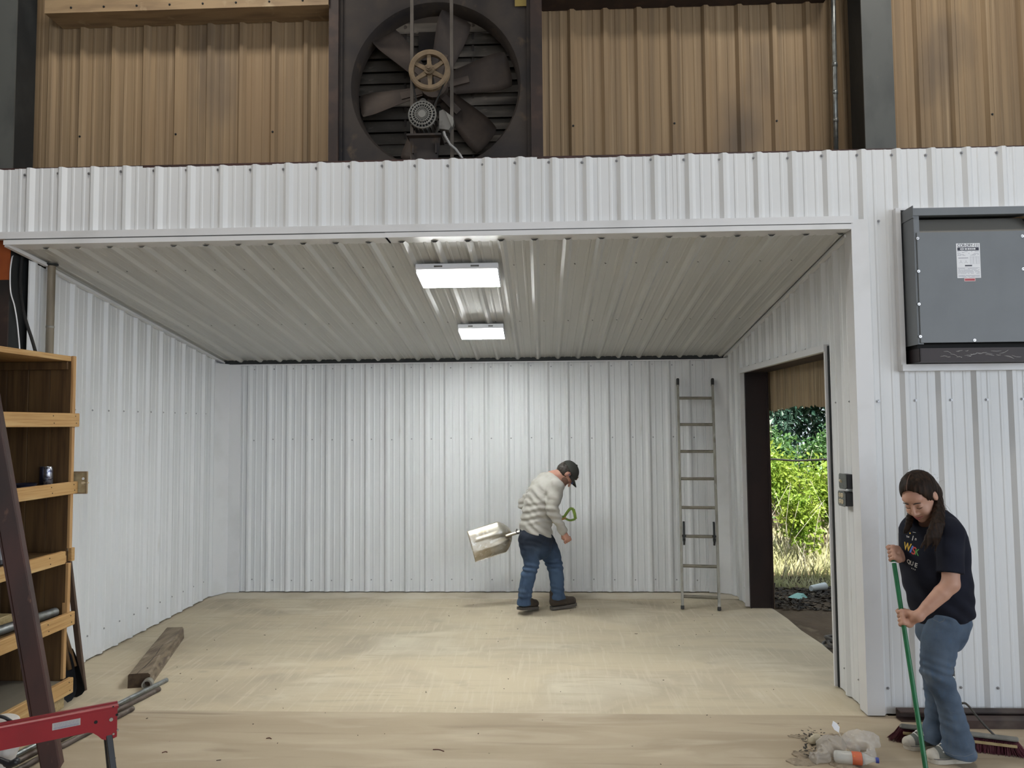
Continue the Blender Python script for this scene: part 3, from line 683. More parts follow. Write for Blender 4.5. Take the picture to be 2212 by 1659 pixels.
for k, (zz, segs) in enumerate([(.170,[(.006,.018),(.048,.07),(.092,.14)]),(.164,[(.006,.05)]),(.158,[(.006,.038),(.065,.085),(.108,.14)]),(.151,[(.006,.048),(.09,.14)]),(.145,[(.006,.055),(.086,.14)])]):
    for a_, b_ in segs: row(sz0+zz, a_, b_, .0022)
for k in range(7): row(sz0+.066-k*.0062, .006, .140, .0019, .85)
for k in range(4): row(sz0+.018-k*.0045, .006+.02*(k==3), .140-.03*(k==3), .0016, .85)
mb.bx(sx0+.084, sx0+.140, sy-.0011, sy-.0006, sz0+.135, sz0+.1358)
for q in (.084,.103,.122,.1395): mb.bx(sx0+q, sx0+q+.0006, sy-.0011, sy-.0006, sz0+.090, sz0+.138)
for q in range(8): mb.bx(sx0+.084, sx0+.140, sy-.0011, sy-.0006, sz0+.090+q*.006, sz0+.0904+q*.006)
for q in range(9): mb.cyl((sx0+.014+q*.0068, sy-.0012, sz0+.129), (sx0+.014+q*.0068, sy-.0006, sz0+.129), .003, n=8)
for cx_ in (.026,.058):
    for an in (90,210,330):
        a_ = math.radians(an); mb.beam((sx0+cx_, sy-.0009, sz0+.103), (sx0+cx_+math.cos(a_)*.012, sy-.0009, sz0+.103+math.sin(a_)*.012), .0012, .0006, up=(0,1,0))
obj('label_print', mb, inkg, st, kind='stuff')
mb = MB(); mb.bx(sx0+.050, sx0+.094, sy-.0011, sy-.0006, sz0+.0755, sz0+.0835); obj('label_band', mb, ink, st)
mb = MB(); mb.bx(2.690, 2.759, sy-.0006, sy, 2.767, 2.787); rl = obj('warning_label', mb, mat('label_pink', (.72,.50,.50), .5), tx, label='small red label')
mb = MB(); mb.bx(2.694, 2.755, sy-.001, sy-.0006, 2.771, 2.783); obj('label_band', mb, mat('label_red', (.42,.05,.07), .5), rl)
mb = MB(); mb.bx(ax0+.02, ax1, ty0+.05, DF+.4, 2.335, 2.376); obj('base_gap', mb, black_m, tx)
mb = MB(); mb.bx(ax0+.012, ax1+.03, ty0+.002, ty0+.01, 2.262, 2.345); mb.bx(ax0+.012, ax1+.03, ty0+.002, DF+.4, 2.257, 2.264); mb.bx(ax0+.012, ax0+.020, ty0+.002, DF+.4, 2.262, 2.345); obj('support_channel', mb, dark_primer, tx)
# stretched plastic film left on the support channel
film = mat('plastic_film', (.8,.8,.8), .1, 0, .6, alpha=.25)
mb = MB(); R_ = random.Random(8)
for k in range(22):
    x = 2.52+R_.random()*.46; z = 2.285+R_.random()*.04; w = R_.uniform(.02,.07); a_ = R_.uniform(-.4,.4)
    mb.tube([(x, ty0-.001, z), (x+w*.5, ty0-.004, z+w*.5*a_+R_.uniform(-.006,.006)), (x+w, ty0-.001, z+w*a_)], .0016, 5)
obj('film_wrinkles', mb, film, tx, True, kind='stuff')

# ---- switch box and outlet box on the right wall
boxm = mat('dark_steel_box', (.05,.05,.055), .45, .5); platem = mat('steel_cover', (.17,.18,.17), .4, .6); ivory = mat('ivory_plastic', (.62,.53,.37), .4)
def wall_box(y0, y1, z0, z1, name, label, cat):
    t = thing(name, label, cat, (XR, (y0+y1)/2, z0))
    mb = MB(); mb.bbox((XR-.028, (y0+y1)/2, (z0+z1)/2), (.052, y1-y0-.006, z1-z0-.006), .005); obj('box_body', mb, boxm, t)
    c = .012; mb = MB(); mb.prism([(y0+c,z0),(y1-c,z0),(y1,z0+c),(y1,z1-c),(y1-c,z1),(y0+c,z1),(y0,z1-c),(y0,z0+c)][::-1], (XR-.055,0,0), Y3, Z3, (-1,0,0), .006); cv = obj('cover_plate', mb, platem, t)
    return t, cv
y0, y1, z0, z1 = 5.058, 5.172, 1.430, 1.533
t, cv = wall_box(y0, y1, z0, z1, 'switch_box', 'dark steel switch box on the white wall right of the doorway', 'switch')
mb = MB(); mb.beam((XR-.061, 5.125, 1.475), (XR-.078, 5.118, 1.490), .008, .012); obj('toggle', mb, ivory, cv)
mb = MB()
for yy, zz in ((y0+.012,z1-.014),(y1-.014,z0+.014),(y1-.02,z1-.02),(y0+.045,z0+.02)): mb.cyl((XR-.061,yy,zz), (XR-.064,yy,zz), .004, n=8)
obj('cover_screws', mb, chrome, cv, kind='stuff')
mb = MB(); mb.cyl((XR-.03, y1-.004, 1.49), (XR-.03, y1+.012, 1.49), .008, n=8); obj('knockout_plug', mb, boxm, t)
y0, y1, z0, z1 = 5.080, 5.196, 1.312, 1.414
t, cv = wall_box(y0, y1, z0, z1, 'outlet_box', 'steel outlet box with four ivory sockets below the switch box', 'outlet')
for yy in (5.158, 5.122):
    for zz in (1.386, 1.344):
        mb = MB(); mb.cyl((XR-.060,yy,zz), (XR-.0655,yy,zz), .0165, .0155, 16); so = obj('socket', mb, ivory, cv)
        mb = MB(); mb.bx(XR-.0662, XR-.0655, yy-.008, yy-.005, zz-.002, zz+.008); mb.bx(XR-.0662, XR-.0655, yy+.005, yy+.008, zz-.002, zz+.008); mb.cyl((XR-.0655,yy,zz-.008),(XR-.0662,yy,zz-.008), .003, n=8); obj('socket_slots', mb, black_m, so)
mb = MB(); mb.cyl((XR-.061,y0+.014,z1-.016), (XR-.064,y0+.014,z1-.016), .004, n=8); mb.cyl((XR-.061,y0+.012,z0+.012), (XR-.064,y0+.012,z0+.012), .004, n=8); obj('cover_screws', mb, chrome, cv, kind='stuff')

# ---- ladder section leaning on the back wall
alu = mat('worn_aluminium', (.36,.345,.30), .45, .6, .5, var=[((.25,.235,.20), (20,20,6), .45, .7), ((.50,.49,.46), (9,9,5), .62, .74)])
rungm = mat('dull_rung', (.27,.25,.205), .5, .5, .5, var=[((.19,.175,.145), (12,30,30), .45, .7)])
la, lb = Vector((1.405, 7.648, 0)), Vector((1.760, 7.590, 0)); ta, tb = Vector((1.530, 8.335, 2.372)), Vector((1.915, 8.335, 2.368))
lad = thing('ladder', 'worn aluminium straight ladder leaning against the white back wall by the doorway', 'ladder', ((la+lb)/2))
lat = (lb-la).normalized()
for a, b in ((la, ta), (lb, tb)):
    d = (b-a).normalized(); nrm = lat.cross(d).normalized()
    R = Matrix((lat, nrm, d)).transposed()
    mb = MB(); L_ = (b-a).length
    mb.bbox(a+d*(L_/2-.01), (.026, .060, L_-.08), .004, R); ra = obj('side_rail', mb, alu, lad)
    mb = MB(); mb.bbox(b-d*.035, (.032, .066, .085), .008, R); obj('rail_cap', mb, mat('black_rubber', (.03,.03,.03), .7), ra)
    mb = MB(); mb.bbox(a+d*.022, (.034, .064, .040), .006, R); obj('rubber_foot', mb, mat('black_rubber', (.03,.03,.03)), ra)
rz = []
dA, dB_ = (ta-la), (tb-lb)
for py in (860, 917, 975, 1034, 1096, 1158, 1222, 1288):
    lo, hi = 0.0, 1.0
    for _ in range(40):
        mid = (lo+hi)/2; p = la+dA*mid; q = p-CAM; yy = 829.5-F_PX*q.dot(AU)/q.dot(AW)
        if yy > py: lo = mid
        else: hi = mid
    rz.append(lo)
for f_ in rz:
    a, b = la+dA*f_, lb+dB_*f_; mb = MB(); mb.cyl(a+lat*.008, b-lat*.008, .0165, n=12); obj('rung', mb, rungm, lad, True, angle=.8)
for s, a0, dd in ((1, la, dA), (-1, lb, dB_)):
    p = a0+dd*rz[5]+lat*s*.03; d = dd.normalized(); nrm = lat.cross(d).normalized()*-1
    if nrm.y > 0: nrm = -nrm
    mb = MB(); mb.beam(p-d*.075+nrm*.03, p+d*.14+nrm*.03, .010, .022, up=lat); mb.beam(p+d*.13+nrm*.03, p+d*.15-nrm*.01, .012, .020, up=lat); mb.beam(p-d*.07+nrm*.03, p-d*.085-nrm*.01, .012, .020, up=lat)
    mb.beam(p+nrm*.015-d*.03, p+nrm*.045-d*.05, .020, .028, up=lat); mb.cyl(p-lat*.02+nrm*.02, p+lat*.02+nrm*.02, .010, n=8); obj('rung_lock', mb, col_black, lad)
# ================================================================== LEFT SIDE: SHELF, PIPES, TIMBER, SAWHORSE
def ray(px, py): return AW + AR*((px-1106)/F_PX) + AU*((829.5-py)/F_PX)
def atz(px, py, z): d = ray(px, py); return CAM+d*((z-CAM_H)/d.z)
def atx(px, py, x): d = ray(px, py); return CAM+d*(x/d.x)
pine = mat('pine_slat', (.46,.28,.115), .6, 0, .3, var=[((.35,.19,.07), (60,3.0,90), .47, .70), ((.53,.355,.165), (20,2.0,26), .52, .7), ((.13,.06,.03), (9,9,20), .745, .80)])
pine_up = mat('pine_upright', (.44,.265,.115), .6, 0, .3, var=[((.33,.17,.065), (70,70,3), .47, .70)])
ply_grey = mat('grey_plywood', (.20,.175,.135), .8, 0, .3, var=[((.14,.12,.09), (5,1.2,5), .45, .7)])

SX, SY1, SY0, SXB = -3.248, 4.992, 3.30, -3.86
sh = thing('wooden_shelf', 'tall homemade wooden shelf unit with pale pine lip slats by the left wall', 'shelf', (SX, SY1, 0))
# end panel of upright boards, back boards
xs = [SXB, -3.705, -3.55, -3.40, SX-.004]
for i in range(4):
    mb = MB(); mb.bbox(((xs[i]+xs[i+1])/2, SY1-.010-.002*(i % 2), 1.19), (xs[i+1]-xs[i]-.003, .018, 2.36), .002); obj('end_board', mb, wood_dark, sh)
ys = [SY0+.14*k for k in range(13)]
for i in range(12):
    mb = MB(); mb.bbox((SXB-.010, (ys[i]+ys[i+1])/2, 1.19), (.016, .136, 2.36), .002); obj('back_board', mb, wood_dark, sh)
mb = MB(); mb.bbox(((SXB+SX)/2, SY0, 1.19), (SX-SXB, .02, 2.36), .002); obj('end_board', mb, wood_dark, sh)
# upright strips on the front of the far end
for z0, z1, x_ in ((1.065, 2.383, SX+.010), (.63, .965, SX+.006), (.19, .70, SX-.012)):
    mb = MB(); mb.bbox((x_, SY1-.012, (z0+z1)/2), (.020, .030, z1-z0), .002); obj('front_upright', mb, pine_up, sh)
# top board, shelf boards, cleats
mb = MB(); mb.bbox(((SXB+SX)/2, (SY0+SY1)/2-.015, 2.363), (SX-SXB+.01, SY1-SY0-.03, .036), .003); obj('top_board', mb, pine, sh)
mb = MB(); mb.bbox((SX-.30, SY1-.045, 2.315), (.58, .018, .055), .002); obj('cleat', mb, wood_dark, sh)
lev = [(1.893,1.986), (1.434,1.517), (.973,1.058), (.542,.632), (.086,.188)]
for k, (z0, z1) in enumerate(lev):
    y1 = 4.905 if k == 2 else SY1+.028
    mb = MB(); mb.bbox((SX+.019, (SY0+y1)/2, (z0+z1)/2), (.036, y1-SY0, z1-z0), .004); sl_ = obj('lip_slat', mb, pine, sh)
    mb = MB()
    for yy in (SY1-.01, 4.75):
        if yy < y1: mb.cyl((SX+.036, yy, z0+.025), (SX+.0385, yy, z0+.025), .004, n=6); mb.cyl((SX+.036, yy-.01, z1-.02), (SX+.0385, yy-.01, z1-.02), .004, n=6)
    obj('nail_heads', mb, black_m, sl_, kind='stuff')
    zt = z1-.018 if k < 4 else z1-.004
    mb = MB(); mb.bbox(((SXB+SX)/2, (SY0+SY1)/2-.014, zt-.010), (SX-SXB-.004, SY1-SY0-.05, .018), .002); obj('shelf_board', mb, ply_grey if k == 4 else wood_dark, sh)
    if k < 4:
        mb = MB(); mb.bbox((SX-.27, SY1-.034, zt-.045), (.50, .022, .045), .002); cl = obj('cleat', mb, wood_dark, sh)
        mb = MB(); mb.bbox((SX-.010, SY1-.034, zt-.045), (.020, .020, .045), .002); obj('cleat_end', mb, pine_up, cl)
mb = MB(); mb.bbox((SX+.012, SY1+.008, 1.02), (.030, .034, .090), .003); obj('lip_offcut', mb, pine, sh)
mb = MB(); mb.bbox((SX-.012, (SY0+SY1)/2-.01, .043), (.036, SY1-SY0-.02, .085), .003); obj('base_rail', mb, wood_pale, sh)
# tan cover plate fixed at the shelf end
pl = thing('cover_plate', 'tan dusty metal cover plate sticking out behind the shelf end', 'plate', (-3.21, 5.03, 1.43))
tanp = mat('tan_plate', (.40,.33,.20), .7, 0, .3, var=[((.30,.23,.13), (25,25,25), .45, .7)])
mb = MB(); mb.bbox((-3.235, 5.030, 1.507), (.170, .010, .154), .003); pb = obj('plate', mb, tanp, pl)
for c_, d_ in (((-3.235,5.022,1.580),(.170,.012,.008)),((-3.235,5.022,1.434),(.170,.012,.008)),((-3.153,5.022,1.507),(.007,.012,.14))):
    mb = MB(); mb.box(c_, d_); obj('rolled_rim', mb, mat('tan_rim', (.24,.17,.10), .7), pb)
mb = MB(); p = at(180, 1034, 5.02); mb.cyl(p, p-Y3*.003, .009, n=12); obj('hole', mb, paper, pb)
mb = MB(); p = at(179, 1043, 5.02); mb.box(p, (.015, .010, .016)); q = at(189, 1043, 5.02); mb.cyl(p, q+X3*.01, .004, n=8); obj('latch', mb, ivory, pb)

# ---- things on the shelf
can_m = mat('can_silver', (.52,.53,.60), .25, .85, .5, var=[((.16,.17,.26), (40,40,60), .52, .60)])
can_d = mat('can_dark', (.05,.05,.08), .3, .6)
def can(px, py, x, label, mt, r=.028, h=.122):
    b = atx(px, py, x); b.z = 1.4995
    t = thing('drink_can', label, 'can', b, 'drink cans on the shelf')
    mb = MB(); mb.lathe([(0,0),(r*.8,0),(r,.008),(r,h-.012),(r*.84,h)], b, Z3, 24); obj('can_body', mb, mt, t, True, angle=.7)
    mb = MB(); mb.lathe([(r*.84,h),(r*.86,h+.002),(r*.80,h+.002),(r*.78,h-.003),(0,h-.003)], b, Z3, 24); lid = obj('can_lid', mb, chrome, t, True, angle=.7)
    mb = MB(); mb.bbox(b+Vector((0,-.006,h-.001)), (.014,.020,.0015), .0005); obj('pull_tab', mb, chrome, lid)
can(104, 1036, -3.36, 'slim silver and purple drink can standing on the shelf', can_m)
can(95, 1036, -3.42, 'darker drink can just behind the silver one', can_d)
b = atx(52, 1036, -3.42); b.z = 1.4995
mb = MB(); mb.lathe([(0,.004),(.060,.004),(.075,.022),(.080,.022),(.062,0),(0,0)], b, Z3, 28)
solo('dark_tray', mb, can_d, 'shallow black dish lying on the shelf left of the cans', 'dish', b, True, angle=.6)
b = atx(70, 1037, -3.33); mb = MB(); mb.box((b.x, b.y, 1.5018), (.10, .20, .004), Matrix.Rotation(.2, 3, 'Z'))
solo('paper_sheet', mb, mat('bluish_paper', (.10,.12,.17), .5), 'thin dark blue folder lying flat behind the slat', 'folder', (b.x, b.y, 1.4998))
b = atx(4, 1205, -3.40); mb = MB(); mb.bbox((b.x, b.y, 1.095), (.12, .16, .105), .006); t = thing('carton', 'grey and white carton on the middle shelf at the left edge', 'box', (b.x, b.y, 1.042))
obj('carton_body', mb, mat('carton_white', (.45,.45,.46), .6, var=[((.10,.10,.11), (9,9,22), .52, .56)]), t); mb = MB(); mb.bx(b.x-.04, b.x+.0615, b.y-.02, b.y+.02, 1.148, 1.1495); obj('packing_tape', mb, wood_pale, t)
p0, p1 = atx(119, 1335, -3.30), atx(-60, 1385, -3.36)
p0.z = p1.z = .6145+.030; mb = MB(); d = (p1-p0).normalized(); mb.lathe([(.022,0),(.030,0),(.030,1.4),(.022,1.4),(.022,0)], p0, d, 20)
solo('steel_pipe', mb, galv, 'thick galvanised pipe lying on the second shelf from the floor', 'pipe', (p0.x, p0.y, .6145), True, angle=.6)
b = atx(2, 1345, -3.46); mb = MB(); mb.bbox((b.x, b.y-.03, .655), (.09, .16, .08), .004)
solo('wood_block', mb, wood_pale, 'pale wooden block beside the pipe on the second lowest shelf', 'block', (b.x, b.y, .6145))

# ---- tan standpipe and cables in the left corner
b = Vector((-3.632, 5.30, 0)); pt = thing('standpipe', 'tan dusty vertical pipe rising through the ceiling at the left wall', 'pipe', b)
mb = MB(); mb.cyl(b, b+Z3*(ceil_z(5.30)+.03), .0268, n=20); obj('pipe_body', mb, tan_pipe_m, pt, True, angle=.7)
mb = MB(); mb.lathe([(.0272,2.625),(.0292,2.628),(.0292,2.640),(.0272,2.643)], b, Z3, 20); obj('coupling_ring', mb, alu, pt, True)
mb = MB(); mb.lathe([(.028,ceil_z(5.30)-.010),(.044,ceil_z(5.30)-.004),(.044,ceil_z(5.30)+.006),(.028,ceil_z(5.30)+.006)], b, Z3, 20); obj('ceiling_collar', mb, col_black, pt)
def curve_pts(pts, n=6):
    pts = [Vector(p) for p in pts]; out = []
    for i in range(len(pts)-1):
        p0_, p1_, p2_, p3_ = pts[max(i-1,0)], pts[i], pts[i+1], pts[min(i+2,len(pts)-1)]
        for k in range(n):
            t = k/n; out.append(.5*((2*p1_)+(p2_-p0_)*t+(2*p0_-5*p1_+4*p2_-p3_)*t*t+(3*p1_-p0_-3*p2_+p3_)*t**3))
    return out+[pts[-1]]
b = at(70, 745, 5.05)
mb = MB(); mb.tube(curve_pts([at(50,535,5.12), at(45,580,5.10), at(44,625,5.08), at(50,668,5.07), at(58,700,5.06), at(68,730,5.05), at(78,765,5.05), at(84,790,5.05)]), .011, 8)
solo('black_cable', mb, black_m, 'thick black cable hanging down beside the dark column behind the shelf', 'cable', b, True)
mb = MB(); mb.tube(curve_pts([at(36,542,5.10), at(28,552,5.04), at(25,562,4.992), at(22,590,4.990), at(23,630,4.992), at(31,660,5.03), at(37,695,5.05), at(41,735,5.05), at(43,765,5.05)]), .0045, 6)
solo('white_cable', mb, paper, 'thin white cable curving down in front of the dark left column', 'cable', at(41,735,5.03), True)

# ---- timber on the floor
nl, nr_ = atz(276,1457,.10), atz(324,1454,.10); f_l, f_r = atz(359,1356,.10), atz(397,1354,.10)
nz = 14; vs = []; fs = []; R_ = random.Random(5)
tb_ = thing('timber', 'short thick weathered timber lying on the concrete floor near the left wall', 'timber', (nl.x, nl.y, 0))
mb = MB()
for i in range(nz+1):
    t = i/nz; a = nl.lerp(f_l, t); c = nr_.lerp(f_r, t); j = lambda s: R_.uniform(-s, s)
    bite = .022*math.exp(-((t-.35)/.18)**2)-.008*math.exp(-((t-.75)/.1)**2)
    d = (c-a).normalized()
    ring_ = [a+Vector((0,0,-.10)), a+Vector((j(.003),0,-.05)), a+Vector((j(.002),0,-.008)), a+d*.008+Vector((0,0,j(.002))), a.lerp(c,.5)+Vector((0,0,j(.003))), c-d*(.012+bite)+Vector((0,0,j(.003))), c+Vector((j(.004),0,-.012))-d*bite*1.2, c+Vector((j(.006),0,-.055))-d*bite*.5, c+d*.004+Vector((0,0,-.10))]
    for v in ring_: v.z = max(v.z, .001); vs.append(v)
n = 9
for i in range(nz):
    for k in range(n): fs.append((i*n+k, i*n+(k+1)%n, (i+1)*n+(k+1)%n, (i+1)*n+k))
mb.add(vs, fs); obj('timber_body', mb, wood_timber, tb_)
mb = MB(); mb.add(vs[:n], [tuple(range(n))[::-1]]); obj('sawn_end', mb, timber_end, tb_)
mb = MB(); mb.add(vs[-n:], [tuple(range(n))]); obj('sawn_end', mb, timber_end, tb_)
cr = [(.0,.42),(.06,.44),(.12,.52),(.25,.60),(.33,.62),(.42,.60),(.52,.56),(.58,.58)]
mb = MB(); mb.tube([nl.lerp(f_l,t).lerp(nr_.lerp(f_r,t), s)+Z3*.0005 for t, s in cr], [.003,.0028,.0025,.0025,.0022,.002,.0015,.0008], 6); obj('crack', mb, black_m, tb_, kind='stuff')
# ---- loose pipes on the floor, ring fitting
def rod(a, b, r, mt, label, hollow=True):
    a, b = Vector(a), Vector(b); a.z = b.z = r+.0005; d = (b-a).normalized(); L_ = (b-a).length
    mb = MB(); mb.lathe([(r*.72,0),(r,0),(r,L_),(r*.72,L_),(r*.72,0)], a, d, 16)
    return solo('steel_pipe', mb, mt, label, 'pipe', (a.x, a.y, 0), True, angle=.6)
rustp = mat('rusty_pipe', (.13,.105,.09), .55, .4, .4, var=[((.30,.29,.27), (9,9,9), .58, .7), ((.075,.055,.045), (14,14,14), .45, .65)])
rod((-2.794,5.471,0), (-3.075,3.99,0), .0165, galv, 'longest galvanised pipe on the floor in front of the timber end')
rod((-2.752,5.285,0), (-3.02,3.85,0), .0165, rustp, 'dark rusty pipe on the floor beside the longest galvanised one')
rod((-2.742,4.925,0), (-2.93,3.80,0), .0165, rustp, 'shorter pipe whose end shows just right of the red sawhorse')
p = atz(319, 1477, .037); mb = MB(); mb.lathe([(.026,-.03),(.036,-.03),(.036,.03),(.026,.03),(.026,-.03)], p+Y3*.0, Vector((.3,-1,0)), 24)
solo('pipe_collar', mb, alu, 'short pale pipe collar standing at the near end of the timber', 'fitting', (p.x, p.y, 0), True, angle=.7)
# ---- leaning square tube
ft_, tp_ = atz(116, 1668, .0), at(-46, 735, 3.985)
d = (tp_-ft_).normalized(); fr = Vector((.42,-1,.0)); fr = (fr-d*fr.dot(d)).normalized(); sd = d.cross(fr)
R = Matrix((sd, fr, d)).transposed(); L_ = (tp_-ft_).length+.12
ls = thing('square_steel_tube', 'dark red primed square steel tube leaning against the shelf', 'steel tube', ft_)
mb = MB(); mb.bbox(ft_+d*(L_/2+.02), (.094, .094, L_), .007, R); obj('tube_body', mb, red_primer, ls)
mb = MB(); mb.prism([(-.04,.30),(-.028,.26),(.04,.26),(.04,L_),(-.04,L_)], ft_-sd*.056, fr, d, sd, .010)
obj('side_plate', mb, red_primer, ls)
# ---- black scoops and brown stake behind the shelf end
mb = MB(); a, b = at(181, 1488, 5.185), at(146, 1190, 5.34); a.z = max(a.z, .0); mb.beam(atz(181,1492,.0), b, .040, .022, up=(0,1,0), b_=.003)
solo('wooden_stake', mb, mat('brown_stake', (.10,.065,.045), .7, 0, .3, var=[((.055,.035,.025), (30,30,3), .45, .7)]), 'brown wooden stake leaning behind the far end of the shelf', 'stake', atz(181,1492,0))
def scoop(pts, D0, D1, label, mt):
    ys_ = [p[1] for p in pts]; y0_, y1_ = min(ys_), max(ys_); O = []
    for x, y in pts: O.append(at(x, y, D1+(D0-D1)*(y-y0_)/(y1_-y0_)))
    mz = min(p.z for p in O)
    for p in O: p.z -= mz-.001
    cen = sum(O, Vector())/len(O); nrm = Vector((.75,-.66,.1)).normalized()
    inner = [cen+(p-cen)*.72-nrm*.022 for p in O]; n_ = len(O); off = nrm*-.004
    mb = MB(); V_ = O+inner+[cen-nrm*.026]; V2 = [p+off for p in V_]; k = len(V_)
    fs_ = [(i,(i+1)%n_,n_+(i+1)%n_,n_+i) for i in range(n_)]+[(n_+i,n_+(i+1)%n_,2*n_) for i in range(n_)]
    mb.add(V_+V2, fs_+[tuple(k+i for i in f)[::-1] for f in fs_]+[(i,k+i,k+(i+1)%n_,(i+1)%n_) for i in range(n_)])
    t = thing('shovel', label, 'shovel', (cen.x, cen.y, 0), 'shovels behind the shelf end')
    obj('blade', mb, mt, t, True, angle=.9)
    top = max(O, key=lambda p: p.z); mb = MB(); mb.tube([cen-nrm*.02+Z3*.05, Vector((top.x-.05, top.y+.02, top.z+.15)), Vector((top.x-.09, top.y+.08, 1.15))], .016, 10); obj('handle', mb, wood_dark, t, True)
scoop([(143,1394),(150,1396),(158,1402),(165,1418),(174,1452),(182,1482),(183,1492),(177,1500),(166,1506),(150,1506),(143,1480)], 5.16, 5.26, 'black shovel blade standing behind the shelf end', mat('black_blade', (.012,.012,.013), .4, .3))
scoop([(140,1400),(148,1402),(155,1410),(160,1430),(165,1465),(166,1482),(163,1496),(155,1508),(146,1513),(138,1505),(138,1440)], 5.06, 5.15, 'grey black shovel blade nearest the lowest shelf slat', mat('grey_blade', (.045,.052,.062), .5, .3, var=[((.22,.22,.22), (60,60,60), .70, .76)]))

# ---- red sawhorse with a hanging white jug
redp = mat('red_gloss_paint', (.30,.012,.022), .32, 0, .5, var=[((.22,.010,.018), (4,4,4), .45, .7)], coat=.3)
legb = mat('black_leg_paint', (.012,.013,.016), .4)
e0 = atz(252, 1523, .78); e1 = atz(0, 1571, .78); rd = (e1-e0).normalized(); rn = Vector((rd.y, -rd.x, 0));
if rn.y > 0: rn = -rn      # towards the camera
sw = thing('sawhorse', 'red steel sawhorse with black legs in the lower left corner', 'sawhorse', (e0.x, e0.y, 0))
prof_ = [(0,0),(0,-.112),(.012,-.116),(.040,-.116),(.052,-.110),(.066,-.094),(.082,-.080),(.10,-.0735),(.125,-.074),(1.05,-.076),(1.05,0)]
for s in (1, -1):
    mb = MB(); mb.prism(prof_ if s == 1 else prof_, e0+rn*(.030*s-.002), rd, Z3, rn, .004); obj('side_rail', mb, redp, sw)
mb = MB(); mb.prism([(-.030,-.004),(.030,-.004),(.030,.006),(.022,.010),(.012,.010),(.009,.004),(-.009,.004),(-.012,.010),(-.022,.010),(-.030,.006)], e0-rd*.004, rn, Z3, rd, 1.05); obj('top_rail', mb, redp, sw)
mb = MB(); mb.prism([(-.028,-.108),(.028,-.108),(.028,-.002),(-.028,-.002)], e0+rd*.004, rn, Z3, rd, .003); obj('end_plate', mb, redp, sw)
for s, q in ((1, .028), (-1, .034)):
    a = e0+rd*q-Z3*.095+rn*s*.014; b = Vector((e0.x, e0.y, 0))-rd*.05+rn*s*.27; mb = MB(); mb.beam(a, b, .030, .022, up=rd, b_=.002); lg = obj('leg', mb, legb, sw)
    mb = MB(); mb.beam(b+(a-b).normalized()*.0, b+(a-b).normalized()*.05, .036, .028, up=rd); obj('foot', mb, mat('black_rubber', (.03,.03,.03)), lg)
    a = e0+rd*1.0-Z3*.06+rn*s*.014; b = Vector((e0.x, e0.y, 0))+rd*1.08+rn*s*.27; mb = MB(); mb.beam(a, b, .030, .022, up=rd, b_=.002); obj('leg', mb, legb, sw)
def onrail(s, h): return e0+rd*s+Z3*h+rn*.0325
lb0 = [(.148,-.020),(.292,-.022),(.292,-.056),(.148,-.054)]
def rail_s(px, py):
    d_ = ray(px, py); t_ = (e0+rn*.0325-CAM).dot(rn)/d_.dot(rn); p_ = CAM+d_*t_-e0; return p_.dot(rd), p_.z
(s0_, h0_), (s1_, h1_), (s2_, h2_) = rail_s(174, 1551), rail_s(113, 1563), rail_s(113, 1578)
mb = MB(); mb.prism([(s0_,h0_),(s1_,h1_),(s1_,h2_),(s0_,h0_+h2_-h1_)], e0+rn*.0325, rd, Z3, rn, .0006); lab_ = obj('warning_label', mb, mat('faded_label', (.42,.40,.38), .5), sw)
mb = MB()
for k in range(7):
    hh = h0_-.004-k*.0032
    x = s0_+.006
    while x < s1_-.008:
        w = R_.uniform(.003,.011); mb.prism([(x,hh),(min(x+w,s1_-.005),hh),(min(x+w,s1_-.005),hh-.0016),(x,hh-.0016)], e0+rn*.0331, rd, Z3, rn, .0002); x += w+.002
mb.prism([(s0_+.004,h2_+.007),(s1_-.004,h2_+.007),(s1_-.004,h2_+.004),(s0_+.004,h2_+.004)], e0+rn*.0331, rd, Z3, rn, .0002)
obj('label_print', mb, inkg, lab_, kind='stuff')
for (px, py, r) in ((240,1554,.0085),(254,1577,.005),(245,1585,.005)):
    s_, h_ = rail_s(px, py); p = onrail(s_, h_); mb = MB(); mb.cyl(p, p+rn*.004, r, r*.8, 14); obj('bolt', mb, chrome, sw, True, angle=.7)
for (px, py, r) in ((207,1560,.0065),(252.5,1544,.005),(244.5,1526.5,.003)):
    s_, h_ = rail_s(px, py); p = onrail(s_, h_); mb = MB(); mb.cyl(p, p+rn*.0008, r, n=12); obj('hole', mb, black_m, sw)

